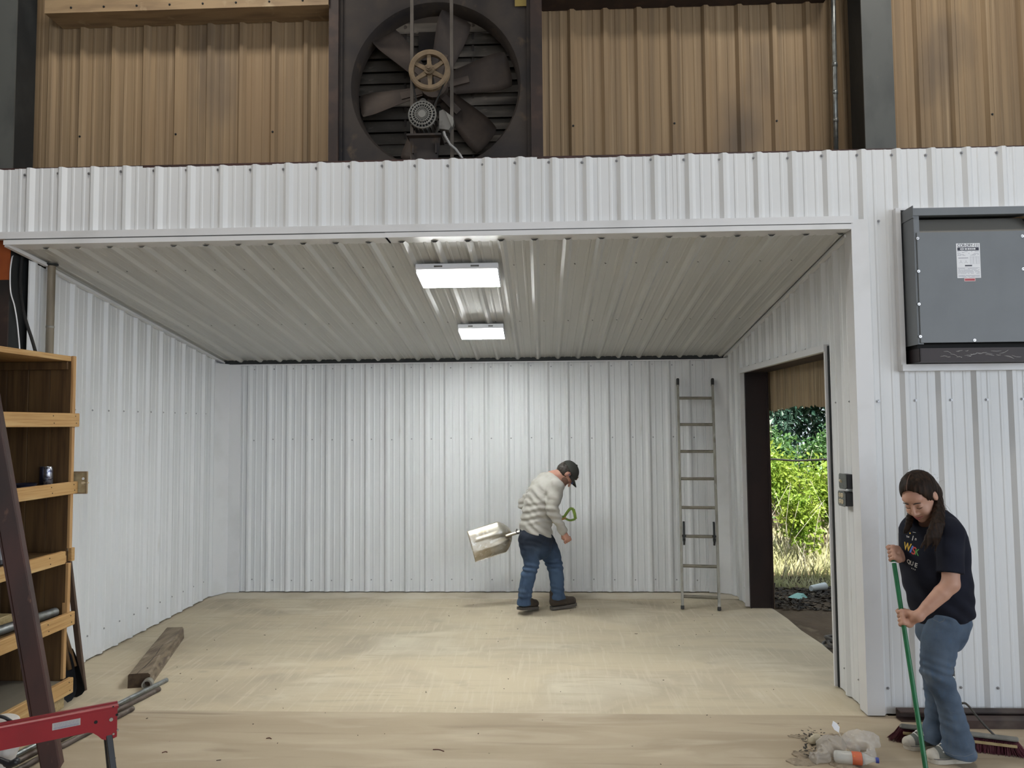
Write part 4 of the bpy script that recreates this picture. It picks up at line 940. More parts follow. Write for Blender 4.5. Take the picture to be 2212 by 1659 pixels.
# white jug hung on the sawhorse by a black strap
jc = at(8, 1604, 2.93); jg = thing('white_jug', 'white plastic jug hanging behind the red sawhorse rail by a black strap', 'jug', jc)
sj = None
def jug_build():
    s_ = SDF(A3(jc)-A3((.12,.10,.16)), A3(jc)+A3((.12,.10,.16)), .004)
    ax_ = (A3((1,0,0)), A3((0,1,0)), A3((0,0,1)))
    s_.ell(A3(jc)+A3((0,0,.015)), ax_, (.066,.05,.085), 0); s_.ell(A3(jc)+A3((-.012,0,-.065)), ax_, (.050,.042,.06), .03)
    s_.ell(A3(jc)+A3((0,0,.085)), ax_, (.056,.045,.022), .02); s_.ell(A3(jc)+A3((.012,-.075,-.01)), ax_, (.032,.04,.05), .012, 'cut')
    obj('jug_body', s_.mesh('jug_body'), mat('jug_white', (.62,.60,.57), .45, var=[((.50,.47,.43), (12,12,12), .5, .7)]), jg, True)
    mb = MB(); mb.tube(curve_pts([jc+Vector((-.06,.0,.10)), at(-20,1545,2.80), at(6,1549,2.78), at(22,1557,2.79), at(31,1565,2.80), at(42,1564,2.815), jc+Vector((.05,.03,.07))], 4), .0065, 7); obj('strap', mb, legb, jg, True)
    mb = MB(); mb.tube(curve_pts([at(-12,1638,2.86), at(6,1644,2.86), at(22,1651,2.86), at(38,1643,2.86)], 4), [.011]*6+[.014]*7, 8); mb.cyl(at(20,1652,2.86), at(18,1664,2.86), .012, .008, 10); obj('buckle', mb, legb, jg, True)
# ================================================================== OUTSIDE THE DOORWAY
dirt = mat('dark_dirt', (.13,.098,.068), .95, 0, .1, var=[((.08,.062,.046), (2.5,2.5,2.5), .42, .65), ((.20,.155,.105), (5,5,5), .58, .74), ((.30,.26,.17), (30,30,30), .70, .76)], bump=[((9,9,9), .8, .03), ((50,50,50), .6, .006)])
nx, ny = 40, 70; vs = []; fs = []
def gz(x, y): return -.075+.02*math.sin(1.7*x+.8*y)+.02*math.sin(2.9*y-1.1*x)+.012*math.sin(7*x+5*y)-.02*(y > 9)+.035*max(0, y-10)*.3
def solo_grid(x0, x1, y0, y1):
    mb = MB(); vs = []; fs = []
    for i in range(nx+1):
        for j in range(ny+1):
            x = x0+(x1-x0)*(i/nx); y = y0+(y1-y0)*(j/ny)**1.6; vs.append((x, y, gz(x, y)))
    for i in range(nx):
        for j in range(ny): p = i*(ny+1)+j; fs.append((p, p+ny+1, p+ny+2, p+1))
    mb.add(vs, fs); return mb
obj('ground', solo_grid(2.24, 22, 5.0, 40), dirt, None, True, kind='structure')
solo('ground_rear', MB().bx(-12, 2.3, 8.62, 40, -.3, -.09), dirt, None, None, kind='structure')
obj('wall_front_outer', MB().bx(2.24, 9.2, 5.22, 5.30, -.2, 3.5), brown_steel, None, kind='structure')  # unseen skin added to stop daylight leaking past the front wall

# old brown sheet hanging above the doorway outside (ragged lower edge)
hs = thing('hanging_sheet', 'old brown ribbed sheet with ragged lower edge hanging outside the doorway', 'metal sheet', (2.36, 7.0, 2.0))
R_ = random.Random(2); rag = [R_.uniform(-.018,.022) for _ in range(400)]
a_list = [(5.30,5.9),(5.9,6.81),(6.81,7.86)]
old_tan = mat('old_tan_sheet', (.30,.225,.135), .7, 0, .3, var=[((.19,.14,.085), (40,26,.9), .42, .66), ((.36,.29,.19), (30,18,.7), .56, .74)], bump=[((40,40,2), .25, .004)])
for a, b in a_list:
    obj('sheet', panel_mb((2.362,0,0), (0,1,0), (-1,0,0), (0,0,1), a, b, 5.5, lambda s: 2.005+.012*math.sin(s*3)+rag[int(s*47) % 400], 3.0, P=.2286, h=.018), old_tan, hs)
mb = MB(); mb.bx(2.352, 2.372, 7.80, 7.90, -.05, 3.0); obj('edge_board', mb, mat('tan_edge', (.34,.26,.16), .7, var=[((.22,.16,.09), (30,30,3), .45, .7)]), hs)

def leaves(mb, cen, rad, n, size, seed, shell=.5, up=.3, droop=0.0):
    rs = np.random.RandomState(seed)
    d = rs.normal(size=(n,3)); d /= np.linalg.norm(d, axis=1)[:,None]
    r = shell+(1-shell)*rs.rand(n)**.6
    lump = 1+.22*np.sin(d[:,0]*5+seed)*np.sin(d[:,2]*6+seed*2)+.15*np.sin(d[:,1]*9+d[:,2]*7+seed)
    P = np.array(cen)+d*r[:,None]*lump[:,None]*np.array(rad)
    ax = rs.normal(size=(n,3))+np.array([0,0,-droop]); ax /= np.linalg.norm(ax, axis=1)[:,None]
    nn = rs.normal(size=(n,3))*.8+np.array([0,-.3,up]); b = np.cross(nn, ax); b /= (np.linalg.norm(b, axis=1)[:,None]+1e-9)
    nr = np.cross(ax, b)
    L = size*(.6+.8*rs.rand(n))[:,None]; W = L*.24
    base = len(mb.v)
    V = np.stack([P, P+ax*L*.5+b*W+nr*L*.06, P+ax*L, P+ax*L*.5-b*W+nr*L*.06], 1).reshape(-1,3)
    mb.v += [tuple(v) for v in V.tolist()]
    for k in range(n):
        q = base+4*k; mb.f.append((q,q+1,q+2,q+3)); mb.mi.append(mb.cur)
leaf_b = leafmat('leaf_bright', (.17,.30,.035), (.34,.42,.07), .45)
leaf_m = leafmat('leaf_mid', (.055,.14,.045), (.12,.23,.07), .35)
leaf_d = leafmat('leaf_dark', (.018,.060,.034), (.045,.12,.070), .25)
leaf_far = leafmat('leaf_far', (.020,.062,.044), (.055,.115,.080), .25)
twig = mat('twig_bark', (.14,.11,.08), .8); twig_p = mat('pale_twig', (.42,.40,.33), .8)
def shrub(name, label, x, y, h, w, nleaf, size, mt, seed, stems=7, cat='shrub', group='shrubs and trees outside the doorway', lo=.25):
    g = gz(x, y); t = thing(name, label, cat, (x, y, g), group); rs = random.Random(seed)
    mb = MB()
    for k in range(5):
        c = (x+rs.uniform(-.35,.35)*w, y+rs.uniform(-.35,.35)*w, g+h*rs.uniform(lo+.1,.75)); s_ = rs.uniform(.55,.8)
        leaves(mb, c, (w*s_*.62, w*s_*.62, h*s_*.38), nleaf//5, size, seed*10+k, .25, .5, .3)
    obj('foliage', mb, mt, t, kind='stuff')
    for k in range(stems):
        a = Vector((x+rs.uniform(-.12,.12), y+rs.uniform(-.12,.12), g-.03)); b = Vector((x+rs.uniform(-.6,.6)*w, y+rs.uniform(-.6,.6)*w, g+h*rs.uniform(.6,.95))); mid = (a+b)/2+Vector((rs.uniform(-.1,.1),rs.uniform(-.1,.1),h*.06))
        mb = MB(); r = .006+.004*h*.5; mb.tube(curve_pts([a, a.lerp(mid,.5)+Vector((rs.uniform(-.03,.03),0,0)), mid, b], 3), [r*(1-.8*i/9) for i in range(10)], 5); obj('stem', mb, twig if k % 3 else twig_p, t, True)
    return t
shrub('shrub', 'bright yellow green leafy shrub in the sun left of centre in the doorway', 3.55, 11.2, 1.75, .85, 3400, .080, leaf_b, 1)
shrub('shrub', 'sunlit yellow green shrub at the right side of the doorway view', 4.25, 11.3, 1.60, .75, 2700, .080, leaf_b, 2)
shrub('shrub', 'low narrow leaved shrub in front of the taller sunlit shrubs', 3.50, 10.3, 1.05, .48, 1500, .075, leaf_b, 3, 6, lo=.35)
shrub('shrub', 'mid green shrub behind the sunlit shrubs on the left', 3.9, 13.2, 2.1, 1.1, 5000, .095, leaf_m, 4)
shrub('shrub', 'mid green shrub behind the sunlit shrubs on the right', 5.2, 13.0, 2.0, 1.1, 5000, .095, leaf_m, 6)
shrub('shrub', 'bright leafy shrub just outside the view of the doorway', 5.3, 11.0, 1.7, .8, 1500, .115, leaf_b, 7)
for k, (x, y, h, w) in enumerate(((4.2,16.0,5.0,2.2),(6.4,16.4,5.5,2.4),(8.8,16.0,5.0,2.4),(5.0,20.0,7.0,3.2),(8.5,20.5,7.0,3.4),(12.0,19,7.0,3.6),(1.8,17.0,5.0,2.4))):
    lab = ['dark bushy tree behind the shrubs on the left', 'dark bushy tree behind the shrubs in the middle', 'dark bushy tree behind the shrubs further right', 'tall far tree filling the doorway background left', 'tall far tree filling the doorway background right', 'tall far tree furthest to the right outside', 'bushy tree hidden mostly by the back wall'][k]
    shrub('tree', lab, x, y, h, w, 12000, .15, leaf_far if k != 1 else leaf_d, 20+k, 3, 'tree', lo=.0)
# sunlit grass and weeds (uncountable)
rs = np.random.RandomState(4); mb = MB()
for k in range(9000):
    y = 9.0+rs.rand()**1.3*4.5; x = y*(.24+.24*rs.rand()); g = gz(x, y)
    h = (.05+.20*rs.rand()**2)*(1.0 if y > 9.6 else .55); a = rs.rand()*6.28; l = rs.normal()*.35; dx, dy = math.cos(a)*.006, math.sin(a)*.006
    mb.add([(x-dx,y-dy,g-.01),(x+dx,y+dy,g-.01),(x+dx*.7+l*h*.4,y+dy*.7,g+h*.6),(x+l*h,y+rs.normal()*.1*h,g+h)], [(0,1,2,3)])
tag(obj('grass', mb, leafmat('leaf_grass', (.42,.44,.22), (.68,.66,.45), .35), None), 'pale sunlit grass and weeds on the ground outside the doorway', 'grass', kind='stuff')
mb = MB()
for k in range(70):
    y = 9.3+rs.rand()*2.6; x = y*(.27+.17*rs.rand()); g = gz(x, y); h = .3+rs.rand()*.9; l = rs.normal()*.3
    mb.tube([(x,y,g-.02),(x+l*h*.4,y+rs.normal()*.05,g+h*.55),(x+l*h,y+rs.normal()*.1,g+h)], [.004,.003,.0015], 4)
tag(obj('dry_stalks', mb, twig_p, None, True), 'thin pale dry stalks standing among the weeds outside', 'stalks', kind='stuff')
# leaf litter
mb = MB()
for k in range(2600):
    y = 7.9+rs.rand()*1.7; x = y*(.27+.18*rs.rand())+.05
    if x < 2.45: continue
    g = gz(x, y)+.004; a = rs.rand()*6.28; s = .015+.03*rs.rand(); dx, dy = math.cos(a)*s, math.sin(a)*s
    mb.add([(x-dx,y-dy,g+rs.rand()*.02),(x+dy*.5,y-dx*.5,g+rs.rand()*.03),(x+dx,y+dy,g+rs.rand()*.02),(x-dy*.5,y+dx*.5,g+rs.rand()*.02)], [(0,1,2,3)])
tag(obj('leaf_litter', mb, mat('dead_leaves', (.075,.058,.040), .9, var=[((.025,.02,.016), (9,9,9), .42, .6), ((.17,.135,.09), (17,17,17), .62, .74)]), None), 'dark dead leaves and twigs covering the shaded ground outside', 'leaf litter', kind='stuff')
# black pipe across the shrubs, litter, hose
mb = MB(); mb.tube(curve_pts([at(1600,993,9.7), at(1668,992,9.7), at(1720,995,9.72), at(1790,992,9.7), at(1900,988,9.8)]), .013, 8)
t = thing('black_line', 'thin black line stretched across the shrubs at eye level outside', 'cable', at(1720,995,9.72)); obj('line', mb, black_m, t, True)
for px in (1560, 1950):
    p = at(px, 991, 9.72); mb = MB(); mb.cyl((p.x,p.y,gz(p.x,p.y)-.02), (p.x,p.y,p.z+.05), .022, n=8); obj('post', mb, twig, t)
def litter(pts, z, hgt, mt, name, label, cat):
    P = [atz(px, py, z) for px, py in pts]; c = sum(P, Vector())/len(P); rs_ = random.Random(len(label)); n_ = len(P)
    g = gz(c.x, c.y); mb = MB(); R1 = [Vector((p.x, p.y, g+.006+rs_.uniform(0,.008))) for p in P]; R2 = [c+(p-c)*.55+Z3*(g-c.z+hgt*rs_.uniform(.5,1)) for p in R1]
    top = Vector((c.x, c.y, g+hgt))
    for p in R2: p.z = g+hgt*rs_.uniform(.4,1)
    mb.add(R1+R2+[top], [(i,(i+1)%n_,n_+(i+1)%n_,n_+i) for i in range(n_)]+[(n_+i,n_+(i+1)%n_,2*n_) for i in range(n_)]+[tuple(range(n_))[::-1]])
    return solo(name, mb, mt, label, cat, (c.x, c.y, g))
tealp = mat('teal_plastic', (.22,.48,.42), .4)
litter([(1702,1288),(1712,1283),(1722,1284),(1730,1279),(1737,1283),(1745,1288),(1733,1291),(1718,1291)], -.06, .05, tealp, 'plastic_scrap', 'crumpled pale teal plastic scrap on the ground outside', 'litter')
litter([(1680,1288),(1690,1286),(1696,1289),(1690,1291)], -.06, .025, mat('pale_leaf_scrap', (.45,.50,.25), .6), 'paper_scrap', 'small pale yellowish scrap left of the teal plastic outside', 'litter')
a, b = atz(1752,1277,-.05), atz(1782,1272,-.05); a.z = b.z = gz(a.x, a.y)+.05; mb = MB(); d = b-a; mb.lathe([(0,0),(.030,0),(.035,.02),(.045,d.length),(.040,d.length),(.030,.03)], a, d, 18)
solo('foam_cup', mb, mat('foam_white', (.62,.68,.68), .5), 'white foam cup lying on its side outside the doorway', 'cup', (a.x, a.y, gz(a.x, a.y)), True, angle=.7)
hm = mat('hose_grey', (.12,.11,.10), .6); c = atz(1806, 1395, -.05); mb = MB(); pts = []
for k in range(76):
    a = k*.27; r = .16+.02*math.sin(k*.7)-.0008*k; pts.append((c.x+.03+r*math.cos(a)*.8, c.y+r*math.sin(a), gz(c.x,c.y)+.02+k*.0013+.006*math.sin(k)))
mb.tube(pts, .014, 7)
solo('coiled_hose', mb, hm, 'coil of grey hose on the dirt just outside the doorway', 'hose', (c.x, c.y, gz(c.x, c.y)), True)
mb = MB(); p = atz(1672,1300,-.08); mb.tube([p, p+Vector((.0,0,.12)), p+Vector((.02,.02,.2))], .008, 6); mb.tube([p+Vector((0,0,.1)), p+Vector((-.02,.05,.15)), p+Vector((-.06,.1,.18))], .006, 6)
solo('bent_rebar', mb, rust_dark, 'bent dark rod sticking up from the ground by the steel post', 'rod', p, True)
# ================================================================== PEOPLE: smooth distance-field bodies
class SDF:
    def __init__(s, lo, hi, h):
        s.h = h; s.lo = np.array(lo, float); n = np.ceil((np.array(hi)-s.lo)/h).astype(int)+1
        s.n = n; s.F = np.full(tuple(n), .3, np.float32)
        s.ax = [s.lo[i]+h*np.arange(n[i]) for i in range(3)]
    def sub(s, lo, hi):
        i0 = np.clip(((np.array(lo)-s.lo)/s.h).astype(int)-1, 0, s.n); i1 = np.clip(((np.array(hi)-s.lo)/s.h).astype(int)+2, 0, s.n)
        sl = tuple(slice(a, b) for a, b in zip(i0, i1))
        if any(a >= b for a, b in zip(i0, i1)): return None, None
        X, Y, Z = np.meshgrid(*[s.ax[i][sl[i]] for i in range(3)], indexing='ij')
        return sl, np.stack([X, Y, Z], -1)
    def put(s, sl, d, k, op='add'):
        A = s.F[sl]; d = d.astype(np.float32)
        if op == 'cut':
            d = -d
            if k > 0:
                hh = np.clip(.5-.5*(A-d)/k, 0, 1); s.F[sl] = A*(1-hh)+d*hh+k*hh*(1-hh)
            else: s.F[sl] = np.maximum(A, d)
            return
        if k > 0:
            hh = np.clip(.5+.5*(A-d)/k, 0, 1); s.F[sl] = A*(1-hh)+d*hh-k*hh*(1-hh)
        else: s.F[sl] = np.minimum(A, d)
    def cone(s, a, b, ra, rb, k=.015, flat=None, op='add'):
        "tapered capsule; flat = (direction, ratio) squeezes it along that direction"
        a, b = np.array(a, float), np.array(b, float); r = max(ra, rb)+k+.02
        m_ = r*(1 if flat is None else max(1, flat[1]))
        sl, P = s.sub(np.minimum(a,b)-m_, np.maximum(a,b)+m_)
        if sl is None: return
        ab = b-a; t = np.clip(((P-a)@ab)/max(ab@ab, 1e-12), 0, 1); v = P-a-t[...,None]*ab
        rr = ra+(rb-ra)*t
        if flat is not None:
            n = np.array(flat[0], float); n /= np.linalg.norm(n); c = v@n; v = v+n*(c*(1/flat[1]-1))[...,None]
            d = (np.linalg.norm(v, axis=-1)-rr)*min(1, flat[1])
        else: d = np.linalg.norm(v, axis=-1)-rr
        s.put(sl, d, k, op)
    def ell(s, c, axes, radii, k=.015, op='add'):
        "ellipsoid; axes = three orthonormal vectors"
        c = np.array(c, float); R = np.array([np.array(a, float)/np.linalg.norm(a) for a in axes]); radii = np.array(radii, float)
        m_ = radii.max()+k+.02; sl, P = s.sub(c-m_, c+m_)
        if sl is None: return
        q = (P-c)@R.T; q1 = q/radii; l = np.linalg.norm(q1, axis=-1); g = np.linalg.norm(q1/radii, axis=-1)+1e-9
        s.put(sl, l*(l-1)/g, k, op)
    def many(s, cones, k):
        "union of cones (a, b, ra, rb, flat) blended once into the field"
        A = np.array([c[0] for c in cones]+[c[1] for c in cones]); r = max(max(c[2], c[3])*(1 if c[4] is None else max(1, c[4][1])) for c in cones)+k+.02
        sl, P = s.sub(A.min(0)-r, A.max(0)+r)
        if sl is None: return
        D = None
        for a, b, ra, rb, flat in cones:
            a, b = np.array(a, float), np.array(b, float); ab = b-a
            t = np.clip(((P-a)@ab)/max(ab@ab, 1e-12), 0, 1); v = P-a-t[...,None]*ab; rr = ra+(rb-ra)*t; q = 1.0
            if flat is not None:
                n = np.array(flat[0], float); n /= np.linalg.norm(n); v = v+n*((v@n)*(1/flat[1]-1))[...,None]; q = min(1, flat[1])
            d = (np.linalg.norm(v, axis=-1)-rr)*q
            if D is None: D = d
            else:
                kk = .004; hh = np.clip(.5+.5*(D-d)/kk, 0, 1); D = D*(1-hh)+d*hh-kk*hh*(1-hh)
        s.put(sl, D, k)
    def chain(s, pts, rs, k=.015, flat=None):
        s.many([(pts[i], pts[i+1], rs[i], rs[i+1], flat) for i in range(len(pts)-1)], k)
    def loft(s, secs, k=.02, sub=4):
        "secs: (centre, lateral axis, a, depth axis, b): elliptical sections joined along the path"
        C_ = []
        for i in range(len(secs)-1):
            for j in range(sub):
                t0, t1 = j/sub, (j+1)/sub
                f = lambda t, q: np.array(secs[i][q], float)*(1-t)+np.array(secs[i+1][q], float)*t
                c0, c1 = f(t0,0), f(t1,0); la = f((t0+t1)/2,1); la /= np.linalg.norm(la); a0, a1 = f(t0,2), f(t1,2); b0, b1 = f(t0,4), f(t1,4)
                ratio = float((a0+a1)/(b0+b1)); C_.append((c0, c1, float(b0), float(b1), (la, ratio)))
        s.many(C_, k)
    def disp(s, fn):
        X, Y, Z = np.meshgrid(*s.ax, indexing='ij', sparse=True); near = np.abs(s.F) < .05
        D = np.broadcast_to(fn(X, Y, Z), s.F.shape); s.F = np.where(near, s.F+D.astype(np.float32), s.F)
    def half(s, p, n, k=0):
        "keep only the side of plane (p, n) opposite to n"
        X, Y, Z = np.meshgrid(*s.ax, indexing='ij', sparse=True); n = np.array(n, float); n /= np.linalg.norm(n)
        d = ((X-p[0])*n[0]+(Y-p[1])*n[1]+(Z-p[2])*n[2]).astype(np.float32)
        if k > 0:
            hh = np.clip(.5-.5*(s.F-d)/k, 0, 1); s.F = s.F*(1-hh)+d*hh+k*hh*(1-hh)
        else: s.F = np.maximum(s.F, d)
    def mesh(s, name, smooth=1):
        F = s.F; S_ = F < 0; n0, n1, n2 = F.shape
        cor = [(i,j,k) for i in (0,1) for j in (0,1) for k in (0,1)]
        v = lambda A, c: A[c[0]:n0-1+c[0], c[1]:n1-1+c[1], c[2]:n2-1+c[2]]
        cnt = sum(v(S_, c).astype(np.int8) for c in cor); M_ = (cnt > 0) & (cnt < 8)
        idx = -np.ones(M_.shape, np.int64); N_ = int(M_.sum()); idx[M_] = np.arange(N_); base = np.argwhere(M_).astype(float)
        acc = np.zeros((N_,3)); w = np.zeros(N_)
        for c in cor:
            for q in range(3):
                if c[q] == 0:
                    e = list(c); e[q] = 1; A = v(F, c)[M_]; B = v(F, tuple(e))[M_]; x = (A < 0) != (B < 0)
                    t = np.where(x, A/np.where(x, A-B, 1), 0); p = np.array(c, float)[None].repeat(N_, 0); p[:,q] += t; acc += p*x[:,None]; w += x
        V = s.lo+(base+acc/w[:,None])*s.h
        faces = []
        for q in range(3):
            o1, o2 = [(1,2),(2,0),(0,1)][q]
            sh = [slice(None)]*3; sh[q] = slice(0,-1); A = S_[tuple(sh)]; sh[q] = slice(1,None); B = S_[tuple(sh)]
            E = np.argwhere(A != B); E = E[(E[:,o1] > 0) & (E[:,o2] > 0) & (E[:,o1] < F.shape[o1]-1) & (E[:,o2] < F.shape[o2]-1)]
            ins = A[E[:,0],E[:,1],E[:,2]]
            def cell(d1, d2):
                C_ = E.copy(); C_[:,o1] += d1; C_[:,o2] += d2; return idx[C_[:,0],C_[:,1],C_[:,2]]
            Q = np.stack([cell(-1,-1), cell(0,-1), cell(0,0), cell(-1,0)], 1); Q[~ins] = Q[~ins][:,::-1]; faces.append(Q)
        Q = np.concatenate(faces); Q = Q[(Q >= 0).all(1)]
        for _ in range(smooth):
            a = np.zeros_like(V); c = np.zeros(len(V))
            for i in range(4):
                j = (i+1) % 4; np.add.at(a, Q[:,i], V[Q[:,j]]); np.add.at(c, Q[:,i], 1); np.add.at(a, Q[:,j], V[Q[:,i]]); np.add.at(c, Q[:,j], 1)
            V = V*.5+.5*a/np.maximum(c,1)[:,None]
        me = bpy.data.meshes.new(name); me.vertices.add(len(V)); me.vertices.foreach_set('co', V.astype(np.float32).ravel())
        me.loops.add(Q.size); me.loops.foreach_set('vertex_index', Q.ravel().astype(np.int32))
        me.polygons.add(len(Q)); me.polygons.foreach_set('loop_start', np.arange(0, Q.size, 4, dtype=np.int32))
        me.polygons.foreach_set('loop_total', np.full(len(Q), 4, np.int32)); me.update(calc_edges=True); me.validate()
        return me
def A3(v): return np.array(v, float)
def wob(X, Y, Z, f, s=0):
    return (np.sin(f*(X*1.1+.6*Z)+2.2*np.sin(f*.55*Y+1.3+s)+s)+np.sin(f*(Y*1.2-.5*X)+2*np.sin(f*.6*Z+.4+s)+2*s)+np.sin(f*(Z*1.1+.4*Y)+2.1*np.sin(f*.5*X+2.1+s)))/3
skin = mat('skin', (.50,.285,.205), .5, 0, .4, var=[((.44,.235,.17), (9,9,9), .45, .7)], bump=[((300,300,300), .05, .001)])
skin_m = mat('skin_ruddy', (.42,.215,.155), .55, 0, .4, var=[((.36,.165,.12), (12,12,12), .45, .7)])
lip_m = mat('lip', (.36,.12,.11), .45)
denim = mat('washed_denim', (.098,.132,.185), .85, 0, .2, var=[((.062,.088,.13), (7,7,5), .42, .66), ((.165,.205,.26), (5,5,4), .58, .76), ((.07,.115,.19), (60,60,14), .55, .78)], bump=[((220,220,220), .25, .001), ((18,18,30), .35, .008)])
denim_d = mat('dark_denim', (.060,.100,.17), .85, 0, .2, var=[((.042,.070,.125), (8,8,5), .42, .65), ((.11,.165,.25), (7,7,3), .58, .74)], zmix=((.017,.022,.034), .56, .84), bump=[((220,220,220), .25, .001), ((20,20,34), .4, .008)])
grey_tee = mat('grey_jersey', (.40,.385,.35), .9, 0, .2, var=[((.345,.33,.295), (6,6,6), .45, .7)], bump=[((260,260,260), .15, .001), ((14,14,26), .35, .010)])
navy = mat('navy_jersey', (.0085,.010,.020), .85, 0, .25, var=[((.006,.007,.014), (6,6,6), .45, .7)], bump=[((250,250,250), .12, .001), ((9,9,12), .25, .010)])
hair_w = mat('brown_hair', (.022,.013,.009), .55, 0, .12, var=[((.050,.027,.016), (60,60,6), .50, .72), ((.012,.008,.006), (90,90,7), .45, .62)], bump=[((200,200,9), .35, .002)])
hair_mn = mat('dark_hair', (.025,.017,.012), .5, 0, .4, bump=[((180,180,60), .6, .004)])

def fist(sd, grip, axis, palm, wrist, r_h, span=.082, ccw=1, rf=.0088, thumb=True):
    """fingers wrapped around a handle: grip = centre on the handle, axis = handle direction (towards the index finger),
       palm = direction from handle to the back of the hand"""
    grip, axis, palm, wrist = A3(grip), A3(axis), A3(palm), A3(wrist); axis /= np.linalg.norm(axis)
    palm = palm-axis*(palm@axis); palm /= np.linalg.norm(palm); tang = np.cross(axis, palm)*ccw
    R = r_h+rf*.75
    # palm block from wrist to knuckles
    kn = [grip+axis*o+palm*(R*.95)+tang*(R*1.05) for o in (span*.40, span*.13, -span*.13, -span*.38)]
    heel = [grip+axis*o+palm*(R*.75)-tang*(R*1.5) for o in (span*.36, -span*.34)]
    wv = wrist
    sd.cone(wv, heel[0], .024, .019, .018); sd.cone(wv, heel[1], .024, .018, .018)
    for i, q in enumerate(kn): sd.cone(heel[0 if i < 2 else 1], q, .015, .0118, .014)
    sd.cone(heel[0], heel[1], .015, .015, .012)
    for i, o in enumerate((span*.40, span*.13, -span*.13, -span*.38)):
        L = (.92, 1.0, .95, .80)[i]; pts = [kn[i]]; rr = [.0108]
        for j in range(1, 8):
            a = math.radians(48+j*31*L); pts.append(grip+axis*(o-.001*j)+palm*(R*math.cos(a))*1.0+tang*(R*math.sin(a))); rr.append(rf*(1.08 if j in (2,5) else .98)*(1-.03*j))
        sd.chain(pts, rr, .0035)
    if thumb:
        b = grip+axis*(span*.42)+palm*(R*.5)-tang*(R*1.5)
        p1 = grip+axis*(span*.56)-palm*(R*.1)-tang*(R*1.35); p2 = grip+axis*(span*.58)-palm*(R*1.05)-tang*(R*.45); p3 = grip+axis*(span*.50)-palm*(R*1.2)+tang*(R*.4)
        sd.chain([b, p1, p2, p3], [.0145, .0122, .0105, .0085], .006)

# ------------------------------------------------------------------ the woman with the green broom
WD = 4.33
def head_frame(fh, pitch, roll=0):
    f0 = Vector((fh[0], fh[1], 0)).normalized(); f = (f0*math.cos(pitch)+Vector((0,0,-math.sin(pitch)))).normalized()
    u = (f0*math.sin(pitch)+Vector((0,0,math.cos(pitch)))).normalized(); l = u.cross(f).normalized()
    if roll: Rm = Matrix.Rotation(roll, 3, f); u = Rm @ u; l = Rm @ l
    return f, l, u
HS = 1.0
def Hd(c, fr, f, l, u): return A3(Vector(c)+(fr[0]*f+fr[1]*l+fr[2]*u)*HS)

wo = thing('person', 'woman in a navy print T-shirt and flared jeans sweeping with a green broom', 'person', (2.24, 4.35, 0))
Lf = Vector((-.86, -.50, 0)).normalized(); Ll = Z3.cross(Lf)             # torso forward, her left
if Ll.y > 0: Ll = -Ll
HB = at(1986, 1071, 4.31); hf = head_frame((-.80,-.60), math.radians(34), math.radians(5)); HS = 1.10
broomT, broomL = at(1928, 1196, 4.36), at(1949.5, 1335, 4.21)
# --- body (skin): head, neck, arms, hands, hidden core
sd = SDF((1.80, 3.98, .74), (2.66, 4.72, 1.68), .0052)
f, l, u = hf
sd.ell(Hd(HB,hf,-.012,0,.026), hf, (.092*HS,.072*HS,.086*HS), .0)
sd.ell(Hd(HB,hf,.022,0,-.030), hf, (.068*HS,.060*HS,.074*HS), .02)
sd.ell(Hd(HB,hf,.036,0,-.070), hf, (.048*HS,.044*HS,.042*HS), .02)                # jaw
sd.ell(Hd(HB,hf,.064,0,-.100), hf, (.021*HS,.022*HS,.016*HS), .015)               # chin
for s in (-1,1): sd.ell(Hd(HB,hf,.062,.034*s,-.045), hf, (.024*HS,.024*HS,.024*HS), .02)   # cheeks
sd.ell(Hd(HB,hf,.066,0,.030), hf, (.026*HS,.050*HS,.022*HS), .02)                 # brow
for s in (-1,1): sd.ell(Hd(HB,hf,.094,.030*s,-.002), hf, (.014*HS,.016*HS,.012*HS), .012, 'cut')
for s in (-1,1): sd.ell(Hd(HB,hf,.074,.030*s,-.006), hf, (.014*HS,.0155*HS,.012*HS), .004) # lids
sd.cone(Hd(HB,hf,.086,0,.010), Hd(HB,hf,.106,0,-.040), .007, .0105, .008)
for s in (-1,1): sd.ell(Hd(HB,hf,.094,.012*s,-.044), hf, (.011*HS,.0085*HS,.008*HS), .006)
sd.ell(Hd(HB,hf,.084,0,-.072), hf, (.012*HS,.022*HS,.010*HS), .008)
for s in (-1,1):
    e = Hd(HB,hf,-.012,.072*s,-.008); sd.ell(e, hf, (.018*HS,.010*HS,.030*HS), .006); sd.ell(Hd(HB,hf,-.008,.082*s,-.004), hf, (.010*HS,.006*HS,.018*HS), .004, 'cut')
NB = at(2020, 1126, 4.36)
sd.cone(Hd(HB,hf,-.03,0,-.05), A3(NB), .050, .056, .02)
pel = at(2046, 1335, 4.36)
sd.loft([(A3(NB)-A3((0,0,.03)), A3(Ll), .13, 0, .07), (A3(at(2018,1190,4.36)), A3(Ll), .15, 0, .10), (A3(at(2030,1270,4.36)), A3(Ll), .12, 0, .085), (A3(at(2040,1330,4.36)), A3(Ll), .105, 0, .07)], .03, 2)
Ls, Le, Lw = at(2052, 1146, 4.20), at(2054, 1262, 4.135), at(1984, 1331, 4.145)
Rs, Re, Rw = at(1990, 1150, 4.50), at(1988, 1228, 4.56), at(1951, 1203, 4.405)
sd.chain([A3(Ls), A3(Ls.lerp(Le,.5)), A3(Le)], [.052,.049,.042], .02); sd.chain([A3(Le), A3(Le.lerp(Lw,.28)), A3(Le.lerp(Lw,.7)), A3(Lw)], [.041,.043,.034,.0255], .02)
sd.chain([A3(Rs), A3(Re)], [.050,.040], .02); sd.chain([A3(Re), A3(Re.lerp(Rw,.35)), A3(Rw)], [.039,.038,.026], .02)
